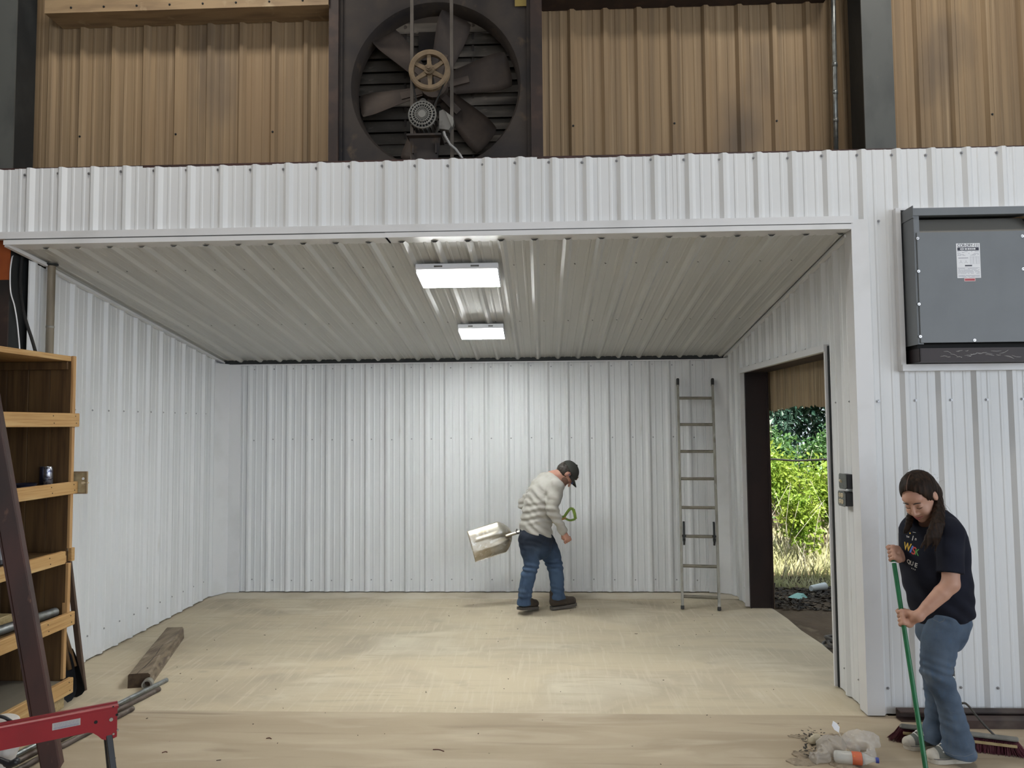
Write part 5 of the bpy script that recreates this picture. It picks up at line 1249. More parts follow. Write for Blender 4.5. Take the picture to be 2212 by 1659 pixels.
bax = A3(broomT-broomL); bax /= np.linalg.norm(bax)
fist(sd, broomL, bax, Vector((.45,-1,0)), Lw, .0125, ccw=-1)
fist(sd, broomT, bax, Vector((.55,-.9,0)), Rw, .0125, ccw=-1)
body = obj('body', sd.mesh('body'), skin, wo, True)
# --- face details
def strip(name, pts, r, mt, par): mb = MB(); mb.tube(curve_pts(pts, 4), r, 6); return obj(name, mb, mt, par, True)
def onface(a, b, c): return Vector(Hd(HB, hf, a, b, c))
brow_m = mat('brow', (.045,.026,.018), .7)
for s in (-1,1):
    n5 = 13
    strip('eyebrow', [onface(.0925,.013*s,.0145), onface(.0905,.028*s,.0195), onface(.079,.046*s,.0150)], [.0020+.0012*math.sin(math.pi*min(1,.25+i/8*.75)) for i in range(9)], brow_m, body)
    strip('eyelashes', [onface(.0855,.0165*s,-.0125), onface(.0885,.030*s,-.0150), onface(.0815,.0445*s,-.0105)], [.0013]*9, brow_m, body)
sd = SDF(A3(onface(.08,0,-.075))-.05, A3(onface(.08,0,-.075))+.05, .0022)
for s in (-1,1):
    sd.cone(Hd(HB,hf,.0965,.002*s,-.0685), Hd(HB,hf,.0835,.027*s,-.0635), .0040, .0020, .003)
    sd.cone(Hd(HB,hf,.0955,.002*s,-.0765), Hd(HB,hf,.0835,.025*s,-.0665), .0048, .0018, .003)
obj('lips', sd.mesh('lips'), lip_m, body, True)
strip('teeth', [onface(.0885,-.019,-.0685), onface(.0975,0,-.0735), onface(.0885,.019,-.0685)], [.0010]*9, paper, body)
# --- hair
sd = SDF(A3(HB)-A3((.24,.24,.34)), A3(HB)+A3((.26,.26,.2)), .0055)
sd.ell(Hd(HB,hf,-.018,0,.030), hf, (.103*HS,.084*HS,.098*HS), 0)
sd.ell(Hd(HB,hf,-.055,0,-.020), hf, (.070*HS,.076*HS,.085*HS), .02)
# open the face: cut below/in front of the hairline
sd.ell(Hd(HB,hf,.105,0,-.012), hf, (.105*HS,.078*HS,.098*HS), .008, 'cut')
sd.ell(Hd(HB,hf,.060,0,-.050), hf, (.082*HS,.094*HS,.066*HS), .008, 'cut')
for s in (-1,1): sd.ell(Hd(HB,hf,-.008,.090*s,-.012), hf, (.026*HS,.022*HS,.036*HS), .005, 'cut')
bk = Vector(Hd(HB,hf,-.085,0,-.035))
# left bunch falls over the near shoulder to the chest, right bunch hangs on the far side
for j, o in enumerate((-.030,-.014,.0,.014,.028)):
    e = [A3(bk+l*.045), A3(at(2028+o*120,1100,4.245+.2*abs(o))), A3(at(2026+o*300,1132,4.175)), A3(at(2016+o*420,1160,4.150)), A3(at(2004+o*560,1186+6*math.sin(j*2.1),4.150))]
    sd.chain(e, [.024,.022,.018,.013,.0035], .006)
for j, o in enumerate((-.012,.0,.014)):
    e = [A3(bk-l*.045), A3(at(1975+o*100,1095,4.45)), A3(at(1966+o*150,1118,4.36)), A3(at(1962+o*240,1136,4.30)), A3(at(1955+o*300,1152,4.29))]
    sd.chain(e, [.024,.019,.015,.011,.0035], .008)
sd.cone(A3(bk+l*.02), A3(bk-l*.02), .04, .04, .02)
def strands(X, Y, Z):
    px = X*AR.x+Y*AR.y+Z*AR.z
    return .0013*np.sin(260*px+3*np.sin(9*Z)+60*Y)+.0010*np.sin(430*px-50*Y+4*np.sin(13*Z))
sd.disp(strands)
hw_ = obj('hair', sd.mesh('hair', 1), hair_w, wo, True)
mb = MB(); mb.tube(curve_pts([onface(.078,.004,.090), onface(.062,.004,.1105), onface(.025,.003,.1275), onface(-.01,.002,.1315)], 4), [.0008,.0016,.0017,.0016,.0016,.0016,.0016,.0015,.0014,.0013,.0012,.0010,.0008], 5); obj('parting', mb, mat('scalp', (.16,.085,.06), .6), hw_, True)
R_ = random.Random(11); mb = MB()
for k in range(26):
    a = R_.uniform(0, math.pi); s0 = onface(-.02+R_.uniform(-.06,.04), .085*math.cos(a), .03+.095*math.sin(a)); d_ = Vector((R_.uniform(-.5,.7), R_.uniform(-.3,.3), R_.uniform(-.2,.5)))
    mb.tube([s0, s0+d_*.02+Vector(u)*.006, s0+d_*.045], [.0005,.0004,.0002], 3)
for k in range(14):
    q = at(2034+R_.uniform(-4,6), 1085+R_.uniform(-10,25), 4.27); mb.tube([q, q+Vector((.03,.0,-.03)), q+Vector((.05+R_.uniform(0,.03),0,-.09-R_.uniform(0,.08)))], [.0007,.0006,.0003], 3)
obj('flyaway_hair', mb, hair_w, hw_, kind='stuff')
# --- T-shirt
sd = SDF((1.84, 4.02, .72), (2.60, 4.72, 1.52), .0058)
def sec(pxl, pxr, py, D, lat, dep): return (A3(at((pxl+pxr)/2, py, D)), A3(Ll), lat, 0, dep)
sd.loft([sec(1982,2088,1330,4.36,.168,.128), sec(1973,2091,1300,4.36,.174,.146), sec(1961,2089,1265,4.36,.182,.158), sec(1955,2082,1222,4.36,.188,.150), sec(1953,2080,1180,4.36,.192,.145), sec(1955,2072,1150,4.36,.186,.122), sec(1972,2058,1126,4.36,.13,.085)], .012, 4)
sd.cone(A3(at(2018,1132,4.36)), A3(Ls), .066, .064, .03); sd.cone(A3(at(2010,1134,4.38)), A3(Rs), .062, .060, .03)
sd.chain([A3(Ls), A3(Ls.lerp(Le,.45)), A3(Ls.lerp(Le,.80))], [.068,.066,.065], .022)
sd.chain([A3(Rs), A3(Rs.lerp(Re,.75))], [.062,.064], .02)
dl = A3(Le-Ls); sd_e = A3(Ls.lerp(Le,.80)); 
sd.disp(lambda X, Y, Z: .0036*wob(X, Y, Z, 38)+.0050*np.sin(70*(Z+.35*X)+3*np.sin(11*X+9*Y))*np.clip((1.02-Z)/.25, 0, 1))
# sleeve opening and hem cut flat, neck opening
sl, P = sd.sub(sd_e-.10, sd_e+A3((.10,.10,.06)))
n_ = dl/np.linalg.norm(dl); axd = np.linalg.norm((P-A3(Ls))-((P-A3(Ls))@n_)[...,None]*n_, axis=-1)
cutm = ((P-sd_e)@n_); sd.F[sl] = np.where((axd < .078) & (P[...,1] < 4.245), np.maximum(sd.F[sl], cutm.astype(np.float32)), sd.F[sl])
hp = A3(at(2040, 1333, 4.36)); sd.half(hp-A3((0,0,.004)), (.22,.0,-1.0), .006)
sd.cone(Hd(HB,hf,.02,0,-.07), A3(NB)-A3((.012,.008,.022)), .068, .066, .006, None, 'cut'); sd.ell(Hd(HB,hf,.055,0,-.10), hf, (.06,.06,.05), .006, 'cut')
shirt = obj('t_shirt', sd.mesh('t_shirt'), navy, wo, True)
# --- printed lettering wrapped onto the chest
def project_text(txt, size, mtl, px, py, name, slant=0.0, rot=0.0, sx=1.0):
    "letters laid on the shirt front: cast along the chest normal onto the mesh"
    cu = bpy.data.curves.new(name, 'FONT'); cu.body = txt; cu.size = size; cu.align_x = 'CENTER'; cu.resolution_u = 3; cu.shear = slant; cu.offset = size*.022
    to = bpy.data.objects.new('tmp', cu); COL.objects.link(to); dg = bpy.context.evaluated_depsgraph_get()
    me = bpy.data.meshes.new_from_object(to.evaluated_get(dg)); bpy.data.objects.remove(to); bpy.data.curves.remove(cu)
    import bmesh
    bm = bmesh.new(); bm.from_mesh(me); bmesh.ops.triangulate(bm, faces=bm.faces[:]); bmesh.ops.subdivide_edges(bm, edges=bm.edges[:], cuts=2, use_grid_fill=True); bm.to_mesh(me); bm.free()
    dgo = bpy.context.evaluated_depsgraph_get(); off = root_of(shirt).location
    d_ = ray(px, py); ok, hit, nrm, _ = shirt.ray_cast(CAM-off, d_.normalized())
    if not ok: return None
    N_ = Vector((nrm.x, nrm.y, nrm.z*.3)).normalized(); U_ = Z3.cross(N_).normalized(); V_ = N_.cross(U_)
    Rr = Matrix.Rotation(rot, 3, N_); U_ = Rr @ U_; V_ = Rr @ V_
    for v in me.vertices:
        p = hit+U_*v.co.x*sx+V_*v.co.y; ok, h2, n2, _ = shirt.ray_cast(p+N_*.15, -N_)
        v.co = (h2 if ok else p)+N_*.0012
    me.name = name; o = bpy.data.objects.new(name, me); COL.objects.link(o); o.parent = shirt; me.materials.append(mtl); return o
PR = []
jug_build()
bpy.context.view_layer.update()
pc_ = dict(w=mat('print_white', (.62,.62,.60), .8), y=mat('print_yellow', (.62,.40,.06), .8), b=mat('print_blue', (.10,.20,.55), .8), r=mat('print_red', (.52,.07,.06), .8), g=mat('print_green', (.10,.30,.08), .8))
project_text('Yes', .016, pc_['w'], 1961, 1161, 'lettering', 0, .1)
project_text('I', .036, pc_['w'], 1971, 1167, 'lettering', .15)
project_text('n', .024, pc_['w'], 1978, 1167, 'lettering', .1)
project_text('W', .062, pc_['y'], 1959, 1189, 'lettering', 0, -.08, .8)
project_text('I', .056, pc_['b'], 1966.5, 1193, 'lettering', .2, -.12, 1.3)
project_text('S', .060, pc_['r'], 1972.5, 1197, 'lettering', .1, -.15, .9)
project_text('K', .052, pc_['g'], 1980, 1199, 'lettering', 0, -.18, .7)
project_text('Q', .032, pc_['w'], 1963, 1217, 'lettering', 0, -.1)
project_text('U', .034, pc_['w'], 1969.5, 1221, 'lettering', 0, -.15)
project_text('E', .034, pc_['w'], 1978, 1225, 'lettering', 0, -.2)
project_text('.', .06, pc_['y'], 1966, 1153, 'lettering')
project_text('—', .020, pc_['w'], 1975, 1152, 'lettering')
project_text('* * *', .016, pc_['w'], 1973, 1232, 'lettering', 0, -.2)
# --- jeans
sd = SDF((1.93, 4.10, .035), (2.58, 4.66, .92), .0058)
wl_ = A3(Ll)
sd.loft([(A3(at(2042,1312,4.36)), wl_, .140, 0, .112), (A3(at(2036,1342,4.36)), wl_, .150, 0, .116), (A3(at(2031,1372,4.36)), wl_, .138, 0, .098)], .02, 3)
sd.chain([A3(at(2043,1345,4.285)), A3(at(2029,1388,4.265)), A3(at(2025,1425,4.26)), A3(at(2022,1452,4.255)), A3(at(2036,1484,4.26)), A3(at(2049,1518,4.265)), A3(at(2059,1556,4.27)), A3(at(2067,1592,4.275)), A3(at(2071,1622,4.275))], [.090,.092,.086,.078,.068,.064,.067,.076,.087], .015)
sd.chain([A3(at(2040,1352,4.45)), A3(at(2024,1405,4.45)), A3(at(2020,1450,4.445)), A3(at(2024,1490,4.445)), A3(at(2025,1530,4.44)), A3(at(2023,1565,4.44)), A3(at(2022,1592,4.435)), A3(at(2022,1600,4.435))], [.088,.084,.074,.066,.062,.066,.072,.077], .015)
sd.disp(lambda X, Y, Z: .0035*np.sin(105*(Z+.30*X)+2.4*np.sin(14*X+11*Y)+2*np.sin(23*Z))*(np.exp(-((Z-.47)/.09)**2)+.8*np.exp(-((Z-.13)/.09)**2)+.6*np.exp(-((Z-.80)/.06)**2)+.25)+.002*wob(X, Y, Z, 55))
sd.half((2.2,4.3,.050), (-.14,0,-1), .004)
jeans = obj('jeans', sd.mesh('jeans'), denim, wo, True)
mb = MB()
for pts in ([at(2040,1335,4.245), at(2034,1342,4.24), at(2036,1350,4.235), at(2052,1352,4.225)],):
    pass
stitch = mat('jeans_stitch', (.20,.21,.22), .8)
def surf_line(o, pts, n=14, lift=.001):
    off = root_of(o).location; out = []
    for i in range(len(pts)-1):
        for k in range(n):
            t = k/n; px = pts[i][0]*(1-t)+pts[i+1][0]*t; py = pts[i][1]*(1-t)+pts[i+1][1]*t
            d_ = ray(px, py).normalized(); ok, h_, nr, _ = o.ray_cast(CAM-off, d_)
            if ok: out.append(h_+off+nr*lift)
    return out
bpy.context.view_layer.update()
for pts, nm in (([(2075,1352),(2082,1340),(2094,1326)], 'seam'), ([(2016,1338),(2030,1345),(2039,1341),(2040,1336)], 'pocket_seam'), ([(2040,1624),(2060,1632),(2085,1634),(2103,1628)], 'hem_seam')):
    P_ = surf_line(jeans, pts)
    if len(P_) > 2: mb = MB(); mb.tube(P_, .0009, 4); obj(nm, mb, stitch, jeans, True)
P_ = []
for k in range(9):
    P_ += surf_line(jeans, [(2078+k*1.3, 1344+2*(k % 2)), (2083+k*1.2, 1334-2*(k % 2))], 5)
mb = MB(); mb.tube(P_, .0013, 4); obj('pocket_embroidery', mb, paper, jeans, True)
# --- canvas shoes
canvas = mat('grey_canvas', (.155,.160,.145), .9, 0, .2, bump=[((400,400,400), .3, .001)])
rubber_w = mat('offwhite_rubber', (.52,.48,.41), .6, 0, .3, var=[((.40,.36,.30), (20,20,20), .5, .7)])
lace_m = mat('white_lace', (.66,.65,.62), .8)
def sneaker(toe, heel, parent):
    toe, heel = Vector(toe), Vector(heel); toe.z = heel.z = 0; d = (toe-heel); L = d.length; d.normalize(); s_ = Z3.cross(d)
    def P(t, w, z): return heel+d*(L*t)+s_*w+Z3*z
    out = [(-.02+.02,0)]
    def hw(t): return float(np.interp(t, [0,.04,.12,.3,.5,.72,.88,.96,1.0], [.0,.022,.033,.036,.038,.046,.042,.026,.0]))
    ts = [0,.01,.04,.08,.12,.2,.3,.4,.5,.6,.7,.78,.85,.9,.94,.97,.99,1.0]
    poly = [(L*t, hw(t)) for t in ts]+[(L*t, -hw(t)) for t in ts[::-1][1:-1]]
    mb = MB(); mb.prism(poly, heel+Z3*.0015, d, s_, Z3, .030); 
    upper = SDF(A3(heel.lerp(toe,.5))-A3((.19,.19,.02)), A3(heel.lerp(toe,.5))+A3((.19,.19,.13)), .004)
    lat = (A3(s_), 1.0)
    upper.chain([A3(P(.13,0,.052)), A3(P(.35,0,.055)), A3(P(.55,0,.050)), A3(P(.72,0,.042)), A3(P(.87,0,.036))], [.036,.038,.037,.037,.032], .01)
    upper.chain([A3(P(.12,0,.09)), A3(P(.22,0,.10)), A3(P(.36,0,.090)), A3(P(.55,0,.066))], [.032,.034,.030,.024], .02)
    upper.half((0,0,.012), (0,0,-1))
    sh_ = obj('shoe', upper.mesh('shoe'), canvas, parent, True)
    mb2 = MB(); mb2.prism(poly, heel+Z3*.0015, d, s_, Z3, .028); obj('sole', mb2, rubber_w, sh_)
    poly2 = [(a-.0 if 0 else a, b*1.03) for a, b in poly]; mb3 = MB(); mb3.prism([(a, b*1.02) for a, b in poly], heel+Z3*.026-d*.0008, d, s_, Z3, .003); obj('sole_stripe', mb3, can_d, sh_)
    tc_ = SDF(A3(P(.9,0,.03))-.08, A3(P(.9,0,.03))+.08, .0035)
    tc_.chain([A3(P(.80,0,.036)), A3(P(.885,0,.033))], [.0375,.0345], .01); tc_.half(A3(P(.80,0,0)), -A3(d)); tc_.half((0,0,.02), (0,0,-1)); obj('toe_cap', tc_.mesh('toe_cap'), rubber_w, sh_, True)
    for k in range(5):
        t = .72-.065*k; z = .078+.0105*k; mb = MB(); mb.tube(curve_pts([P(t+.02,-.026,z-.014), P(t,-.012,z+.002), P(t-.012,.012,z+.002), P(t-.02,.026,z-.014)], 4), .0032, 6); obj('lace', mb, lace_m, sh_, True)
        for s in (-1,1): mb = MB(); q = P(t+.02*(s<0)-.02*(s>0), s*.028, z-.016); mb.cyl(q, q+s_*s*.004+Z3*.002, .0045, n=8); obj('eyelet', mb, lace_m, sh_)
    mb = MB()
    for s in (-1,1): mb.tube(curve_pts([P(.42,.0,.128), P(.47,s*.02,.122), P(.50,s*.034,.100), P(.46,s*.036,.085), P(.43,s*.02,.11), P(.42,0,.128)], 4), .0026, 6)
    obj('bow', mb, lace_m, sh_, True)
sneaker(atz(2003,1645,0), atz(2104,1647,0)+Vector((0,.02,0)), wo)
sneaker(atz(1953,1617,0), atz(2040,1613,0)+Vector((0,.0,0)), wo)
# ring on her left hand
# --- green broom held by the woman
bdir = (broomL-broomT).normalized(); tt = (.055-broomT.z)/bdir.z; foot = broomT+bdir*tt
gb = thing('broom', 'broom with a long green handle held by the woman', 'broom', (foot.x, foot.y, 0))
green = mat('green_handle', (.012,.135,.050), .35, 0, .5, var=[((.008,.10,.036), (30,30,4), .5, .7)], coat=.2)
mb = MB(); top = broomT-bdir*.035; mb.cyl(top, foot, .0122, n=16); hd_ = obj('handle', mb, green, gb, True, angle=.7)
mb = MB(); mb.cyl(broomT+bdir*.050, broomT+bdir*.056, .0128, n=16); obj('handle_band', mb, paper, hd_)
p = foot; mb = MB(); mb.bbox((p.x+.02, p.y, .075), (.34, .055, .04), .008); obj('brush_block', mb, mat('brush_block_black', (.02,.02,.02), .5), gb)
mb = MB(); rs = random.Random(6)
for k in range(420):
    x, y = p.x+.02+rs.uniform(-.165,.165), p.y+rs.uniform(-.024,.024); mb.tube([(x,y,.056),(x+rs.uniform(-.02,.02),y+rs.uniform(-.02,.02),.001)], [.0016,.001], 3, False)
obj('bristles', mb, mat('brush_bristle', (.05,.05,.05), .8), gb, kind='stuff')

HS = 1.0
# ------------------------------------------------------------------ the man with the shovel
mn = thing('person', 'man in a grey long sleeve shirt, jeans and cap carrying a shovel', 'person', (-.02, 7.53, 0))
Mf = Vector((1, .28, 0)).normalized(); Ml = Vector((Mf.y, -Mf.x, 0))     # forward, his right side (towards the camera)
mh = head_frame((.97,.22), math.radians(58), 0)
MH = at(1223, 1024, 7.50)
sd = SDF((-.25, 7.22, .66), (.48, 7.95, 1.60), .006)
sd.ell(Hd(MH,mh,-.012,0,.028), mh, (.098,.077,.092), 0); sd.ell(Hd(MH,mh,.022,0,-.035), mh, (.072,.063,.078), .02)
sd.ell(Hd(MH,mh,.040,0,-.078), mh, (.050,.048,.040), .02); sd.ell(Hd(MH,mh,.066,0,-.108), mh, (.022,.026,.018), .014)
sd.cone(Hd(MH,mh,.088,0,.008), Hd(MH,mh,.116,0,-.042), .008, .012, .008); sd.ell(Hd(MH,mh,.088,0,-.078), mh, (.012,.024,.011), .008); sd.ell(Hd(MH,mh,.070,0,.028), mh, (.028,.054,.020), .02)
for s in (-1,1): sd.ell(Hd(MH,mh,-.012,.078*s,-.006), mh, (.019,.010,.032), .006); sd.ell(Hd(MH,mh,.096,.031*s,-.004), mh, (.013,.016,.012), .01, 'cut')
MN = at(1193, 1034, 7.52)
sd.cone(Hd(MH,mh,-.035,0,-.045), A3(MN), .058, .064, .02)
MP = at(1157, 1150, 7.52)
sd.loft([(A3(MN), A3(Ml), .12, 0, .08), (A3(at(1176,1070,7.52)), A3(Ml), .17, 0, .11), (A3(MP), A3(Ml), .14, 0, .10)], .03, 3)
mRs, mRe, mRw = at(1201, 1053, 7.345), at(1192, 1101, 7.29), at(1217, 1148, 7.31)
mLs, mLe = at(1166, 1050, 7.70), at(1131, 1088, 7.735); shA = at(1113, 1152, 7.70); shB = at(1222, 1118, 7.82)
mLw = at(1168, 1128, 7.765)
sd.chain([A3(mRs), A3(mRe), A3(mRw)], [.058,.047,.029], .02); sd.chain([A3(mLs), A3(mLe), A3(mLw)], [.056,.046,.030], .02)
# relaxed right hand with curled fingers
hd0 = (mRw-mRe).normalized(); pn = Vector((.2,-1,.1)).normalized(); pn = (pn-hd0*pn.dot(hd0)).normalized(); ss = hd0.cross(pn)   # back of hand towards camera
kc = mRw+hd0*.075
sd.cone(A3(mRw), A3(kc), .028, .030, .012, (A3(pn), .62))
for i, o in enumerate((.030,.010,-.010,-.029)):
    b0 = kc+ss*o+hd0*(.008-.06*abs(o-.004)); c1 = b0+hd0*.026-pn*.012; c2 = c1+hd0*.010-pn*.024+ss*.002; c3 = c2-hd0*.012-pn*.012
    sd.chain([A3(b0), A3(c1), A3(c2), A3(c3)], [.0118,.0100,.0092,.0080], .004)
tb0 = mRw+hd0*.03+ss*.026-pn*.008; sd.chain([A3(tb0), A3(tb0+hd0*.030+ss*.010-pn*.016), A3(tb0+hd0*.052+ss*.002-pn*.028)], [.0145,.012,.009], .006)
if True:
    sax = A3(shB-shA); sax /= np.linalg.norm(sax); gp = A3(shA)+sax*(np.dot(A3(mLw)-A3(shA), sax)+.02)
    fist(sd, gp, sax, Vector((0,.6,.8)), mLw, .015, ccw=1)
mbody = obj('body', sd.mesh('body'), skin_m, mn, True)
def onm(a, b, c): return Vector(Hd(MH, mh, a, b, c))
# beard shade, hair, ear kept by body
sd = SDF(A3(MH)-.20, A3(MH)+.20, .0055)
sd.ell(Hd(MH,mh,-.030,0,.012), mh, (.092,.082,.090), 0); sd.ell(Hd(MH,mh,.075,0,-.01), mh, (.080,.12,.15), .006, 'cut'); sd.ell(Hd(MH,mh,.0,0,.10), mh, (.15,.12,.055), .004, 'cut')
for s in (-1,1): sd.ell(Hd(MH,mh,-.008,.088*s,-.010), mh, (.026,.022,.034), .004, 'cut')
sd.ell(Hd(MH,mh,-.02,0,-.105), mh, (.10,.10,.055), .006, 'cut')
sd.disp(lambda X, Y, Z: .0035*np.sin(170*X+2*np.sin(60*Z)+90*Y)*np.sin(140*Z+60*Y))
obj('hair', sd.mesh('hair'), hair_mn, mn, True)
sd = SDF(A3(MH)-.16, A3(MH)+.16, .005)
sd.ell(Hd(MH,mh,.022,0,-.036), mh, (.0735,.0655,.0800), 0); sd.ell(Hd(MH,mh,.040,0,-.078), mh, (.053,.051,.043), .02); sd.ell(Hd(MH,mh,.066,0,-.108), mh, (.024,.028,.020), .014); sd.ell(Hd(MH,mh,.100,0,-.045), mh, (.030,.050,.030), .004, 'cut'); sd.ell(Hd(MH,mh,.06,0,.02), mh, (.14,.12,.052), .004, 'cut'); sd.ell(Hd(MH,mh,-.06,0,-.03), mh, (.066,.10,.12), .004, 'cut')
sd.disp(lambda X, Y, Z: .0012*np.sin(400*X+300*Y)*np.sin(350*Z))
obj('beard', sd.mesh('beard'), mat('beard_brown', (.15,.078,.052), .8), mn, True)
# cap
capm = mat('charcoal_cap', (.040,.040,.036), .85, 0, .2, bump=[((300,300,300), .2, .001)])
sd = SDF(A3(MH)-.24, A3(MH)+.24, .005)
sd.ell(Hd(MH,mh,-.010,0,.048), mh, (.108,.088,.092), 0); sd.half(Hd(MH,mh,0,0,.030), A3(-mh[2]+mh[0]*-.12), .004)
cap = obj('cap', sd.mesh('cap'), capm, mn, True)
mb = MB(); vs = []; fs = []; nA, nB = 14, 6
for th in (.0, .003):
    for i in range(nA+1):
        a = math.radians(-78+156*i/nA)
        for j in range(nB+1):
            q = j/nB; rx = .094+.082*q*(math.cos(a)**.6); ry = .086+.004*q
            vs.append(onm(-.006+rx*math.cos(a), ry*math.sin(a), .034-.010*q-.020*math.sin(a)**2*q+th-.012*q*q))
nn = (nA+1)*(nB+1)
for i in range(nA):
    for j in range(nB): p = i*(nB+1)+j; fs += [(p,p+1,p+nB+2,p+nB+1),(nn+p,nn+p+nB+1,nn+p+nB+2,nn+p+1)]
for i in range(nA): p = i*(nB+1)+nB; fs.append((p,nn+p,nn+p+nB+1,p+nB+1))
for j in range(nB):
    for i in (0,nA): p = i*(nB+1)+j; fs.append((p,p+1,nn+p+1,nn+p))
mb.add(vs, fs); obj('cap_brim', mb, capm, cap, True)
mb = MB(); q = onm(-.012,0,.140); mb.cyl(q-mh[2]*.003, q+mh[2]*.006, .011, .008, 12); obj('cap_button', mb, capm, cap)
mb = MB(); q = [onm(.098+.010*math.cos(t), .030*math.sin(t)*1.0, .060+.020*math.cos(t*1)) for t in (0,)]
mb.prism([(-.032,-.018),(.032,-.018),(.032,.014),(.024,.022),(-.024,.022),(-.032,.014)], onm(.0965,0,.066), mh[1], (mh[2]*.94-mh[0]*.34), (mh[0]*.94+mh[2]*.34), .003); obj('cap_patch', mb, mat('tan_patch', (.34,.25,.17), .7), cap)
mb = MB()
for s in (-1,1):
    mb.tube(curve_pts([onm(-.004,.082*s,.004), onm(.03,.080*s,.006), onm(.078,.066*s,.002), onm(.100,.045*s,-.002)], 3), .0032, 6)
    mb.tube(curve_pts([onm(.100,.048*s,.006), onm(.112,.030*s,.004), onm(.112,.014*s,-.002), onm(.110,.028*s,-.016), onm(.100,.046*s,-.010), onm(.100,.048*s,.006)], 3), .0028, 6)
gl = obj('glasses', mb, mat('blue_frame', (.03,.06,.22), .35), mn, True)
# shirt
sd = SDF((-.30, 7.16, .66), (.46, 7.98, 1.52), .006)
def ms(px, py, D, lat, dep): return (A3(at(px, py, D)), A3(Ml), lat, 0, dep)
sd.loft([ms(1157,1157,7.52,.180,.168), ms(1157,1140,7.52,.182,.160), ms(1159,1115,7.52,.180,.150), ms(1166,1085,7.52,.190,.152), ms(1174,1060,7.52,.200,.142), ms(1183,1043,7.52,.175,.110), ms(1192,1034,7.52,.10,.078)], .012, 4)
sd.cone(A3(at(1183,1044,7.50)), A3(mRs), .080, .080, .03); sd.cone(A3(at(1172,1042,7.55)), A3(mLs), .078, .074, .03)
sd.chain([A3(mRs), A3(mRs.lerp(mRe,.5)), A3(mRe), A3(mRe.lerp(mRw,.5)), A3(mRe.lerp(mRw,.97))], [.080,.074,.062,.050,.042], .018)
sd.chain([A3(mLs), A3(mLe), A3(mLe.lerp(mLw,.95))], [.074,.060,.042], .018)
def mfold(X, Y, Z):
    a = np.sin(62*(Z+.75*X)+2.6*np.sin(9*X+7*Z)+1.4*np.sin(21*Y)); b = np.sin(95*(Z-.15*X)+2.2*np.sin(13*X+5*Y))
    low = np.clip((1.17-Z)/.12, 0, 1)*np.clip((Z-.86)/.08, 0, 1)
    arm = np.clip((X-.02)/.06, 0, 1)
    return .0052*a*(1-.5*low)+.0066*b*low+.003*wob(X, Y, Z, 60)*(.4+.6*arm)
sd.disp(mfold)
sd.half(A3(at(1157,1151,7.52))+A3((0,0,-.005)), (-.24,-.03,-1.0), .006)
sd.cone(Hd(MH,mh,-.045,0,-.04), A3(MN), .062, .066, .006, None, 'cut')
dw = A3(mRw-mRe); dw /= np.linalg.norm(dw)
mshirt = obj('long_sleeve_shirt', sd.mesh('long_sleeve_shirt'), grey_tee, mn, True)
# jeans
sd = SDF((-.36, 7.22, .03), (.42, 7.86, .98), .006)
sd.loft([ms(1156,1142,7.52,.168,.150), ms(1157,1160,7.52,.182,.165), ms(1160,1178,7.52,.175,.150)], .02, 3)
sd.chain([A3(at(1142,1166,7.44)), A3(at(1145,1190,7.42)), A3(at(1149,1217,7.40)), A3(at(1141,1245,7.405)), A3(at(1135,1275,7.41)), A3(at(1132,1305,7.42))], [.106,.096,.074,.073,.068,.066], .02)
sd.chain([A3(at(1176,1170,7.58)), A3(at(1190,1197,7.59)), A3(at(1199,1224,7.60)), A3(at(1203,1252,7.61)), A3(at(1205,1280,7.625)), A3(at(1207,1303,7.63))], [.108,.098,.080,.072,.066,.072], .02)
sd.disp(lambda X, Y, Z: .0045*np.sin(92*(Z+.25*X)+2.4*np.sin(15*X+12*Y)+1.6*np.sin(27*Z))*(np.exp(-((Z-.45)/.08)**2)+np.exp(-((Z-.12)/.10)**2)+.35)+.0025*wob(X, Y, Z, 55))
sd.half((0,7.4,.100), (.0,.05,-1), .004)
obj('jeans', sd.mesh('jeans'), denim_d, mn, True)
mb = MB(); 
for k in range(16):
    a0 = math.radians(150+k*8); 
bp_ = [A3(at(1117,1143,7.50)), A3(at(1115,1149,7.46)), A3(at(1120,1153,7.42))]
mb.tube(curve_pts([Vector(p) for p in bp_], 4), .006, 6); obj('belt_clip', mb, legb, mn, True)
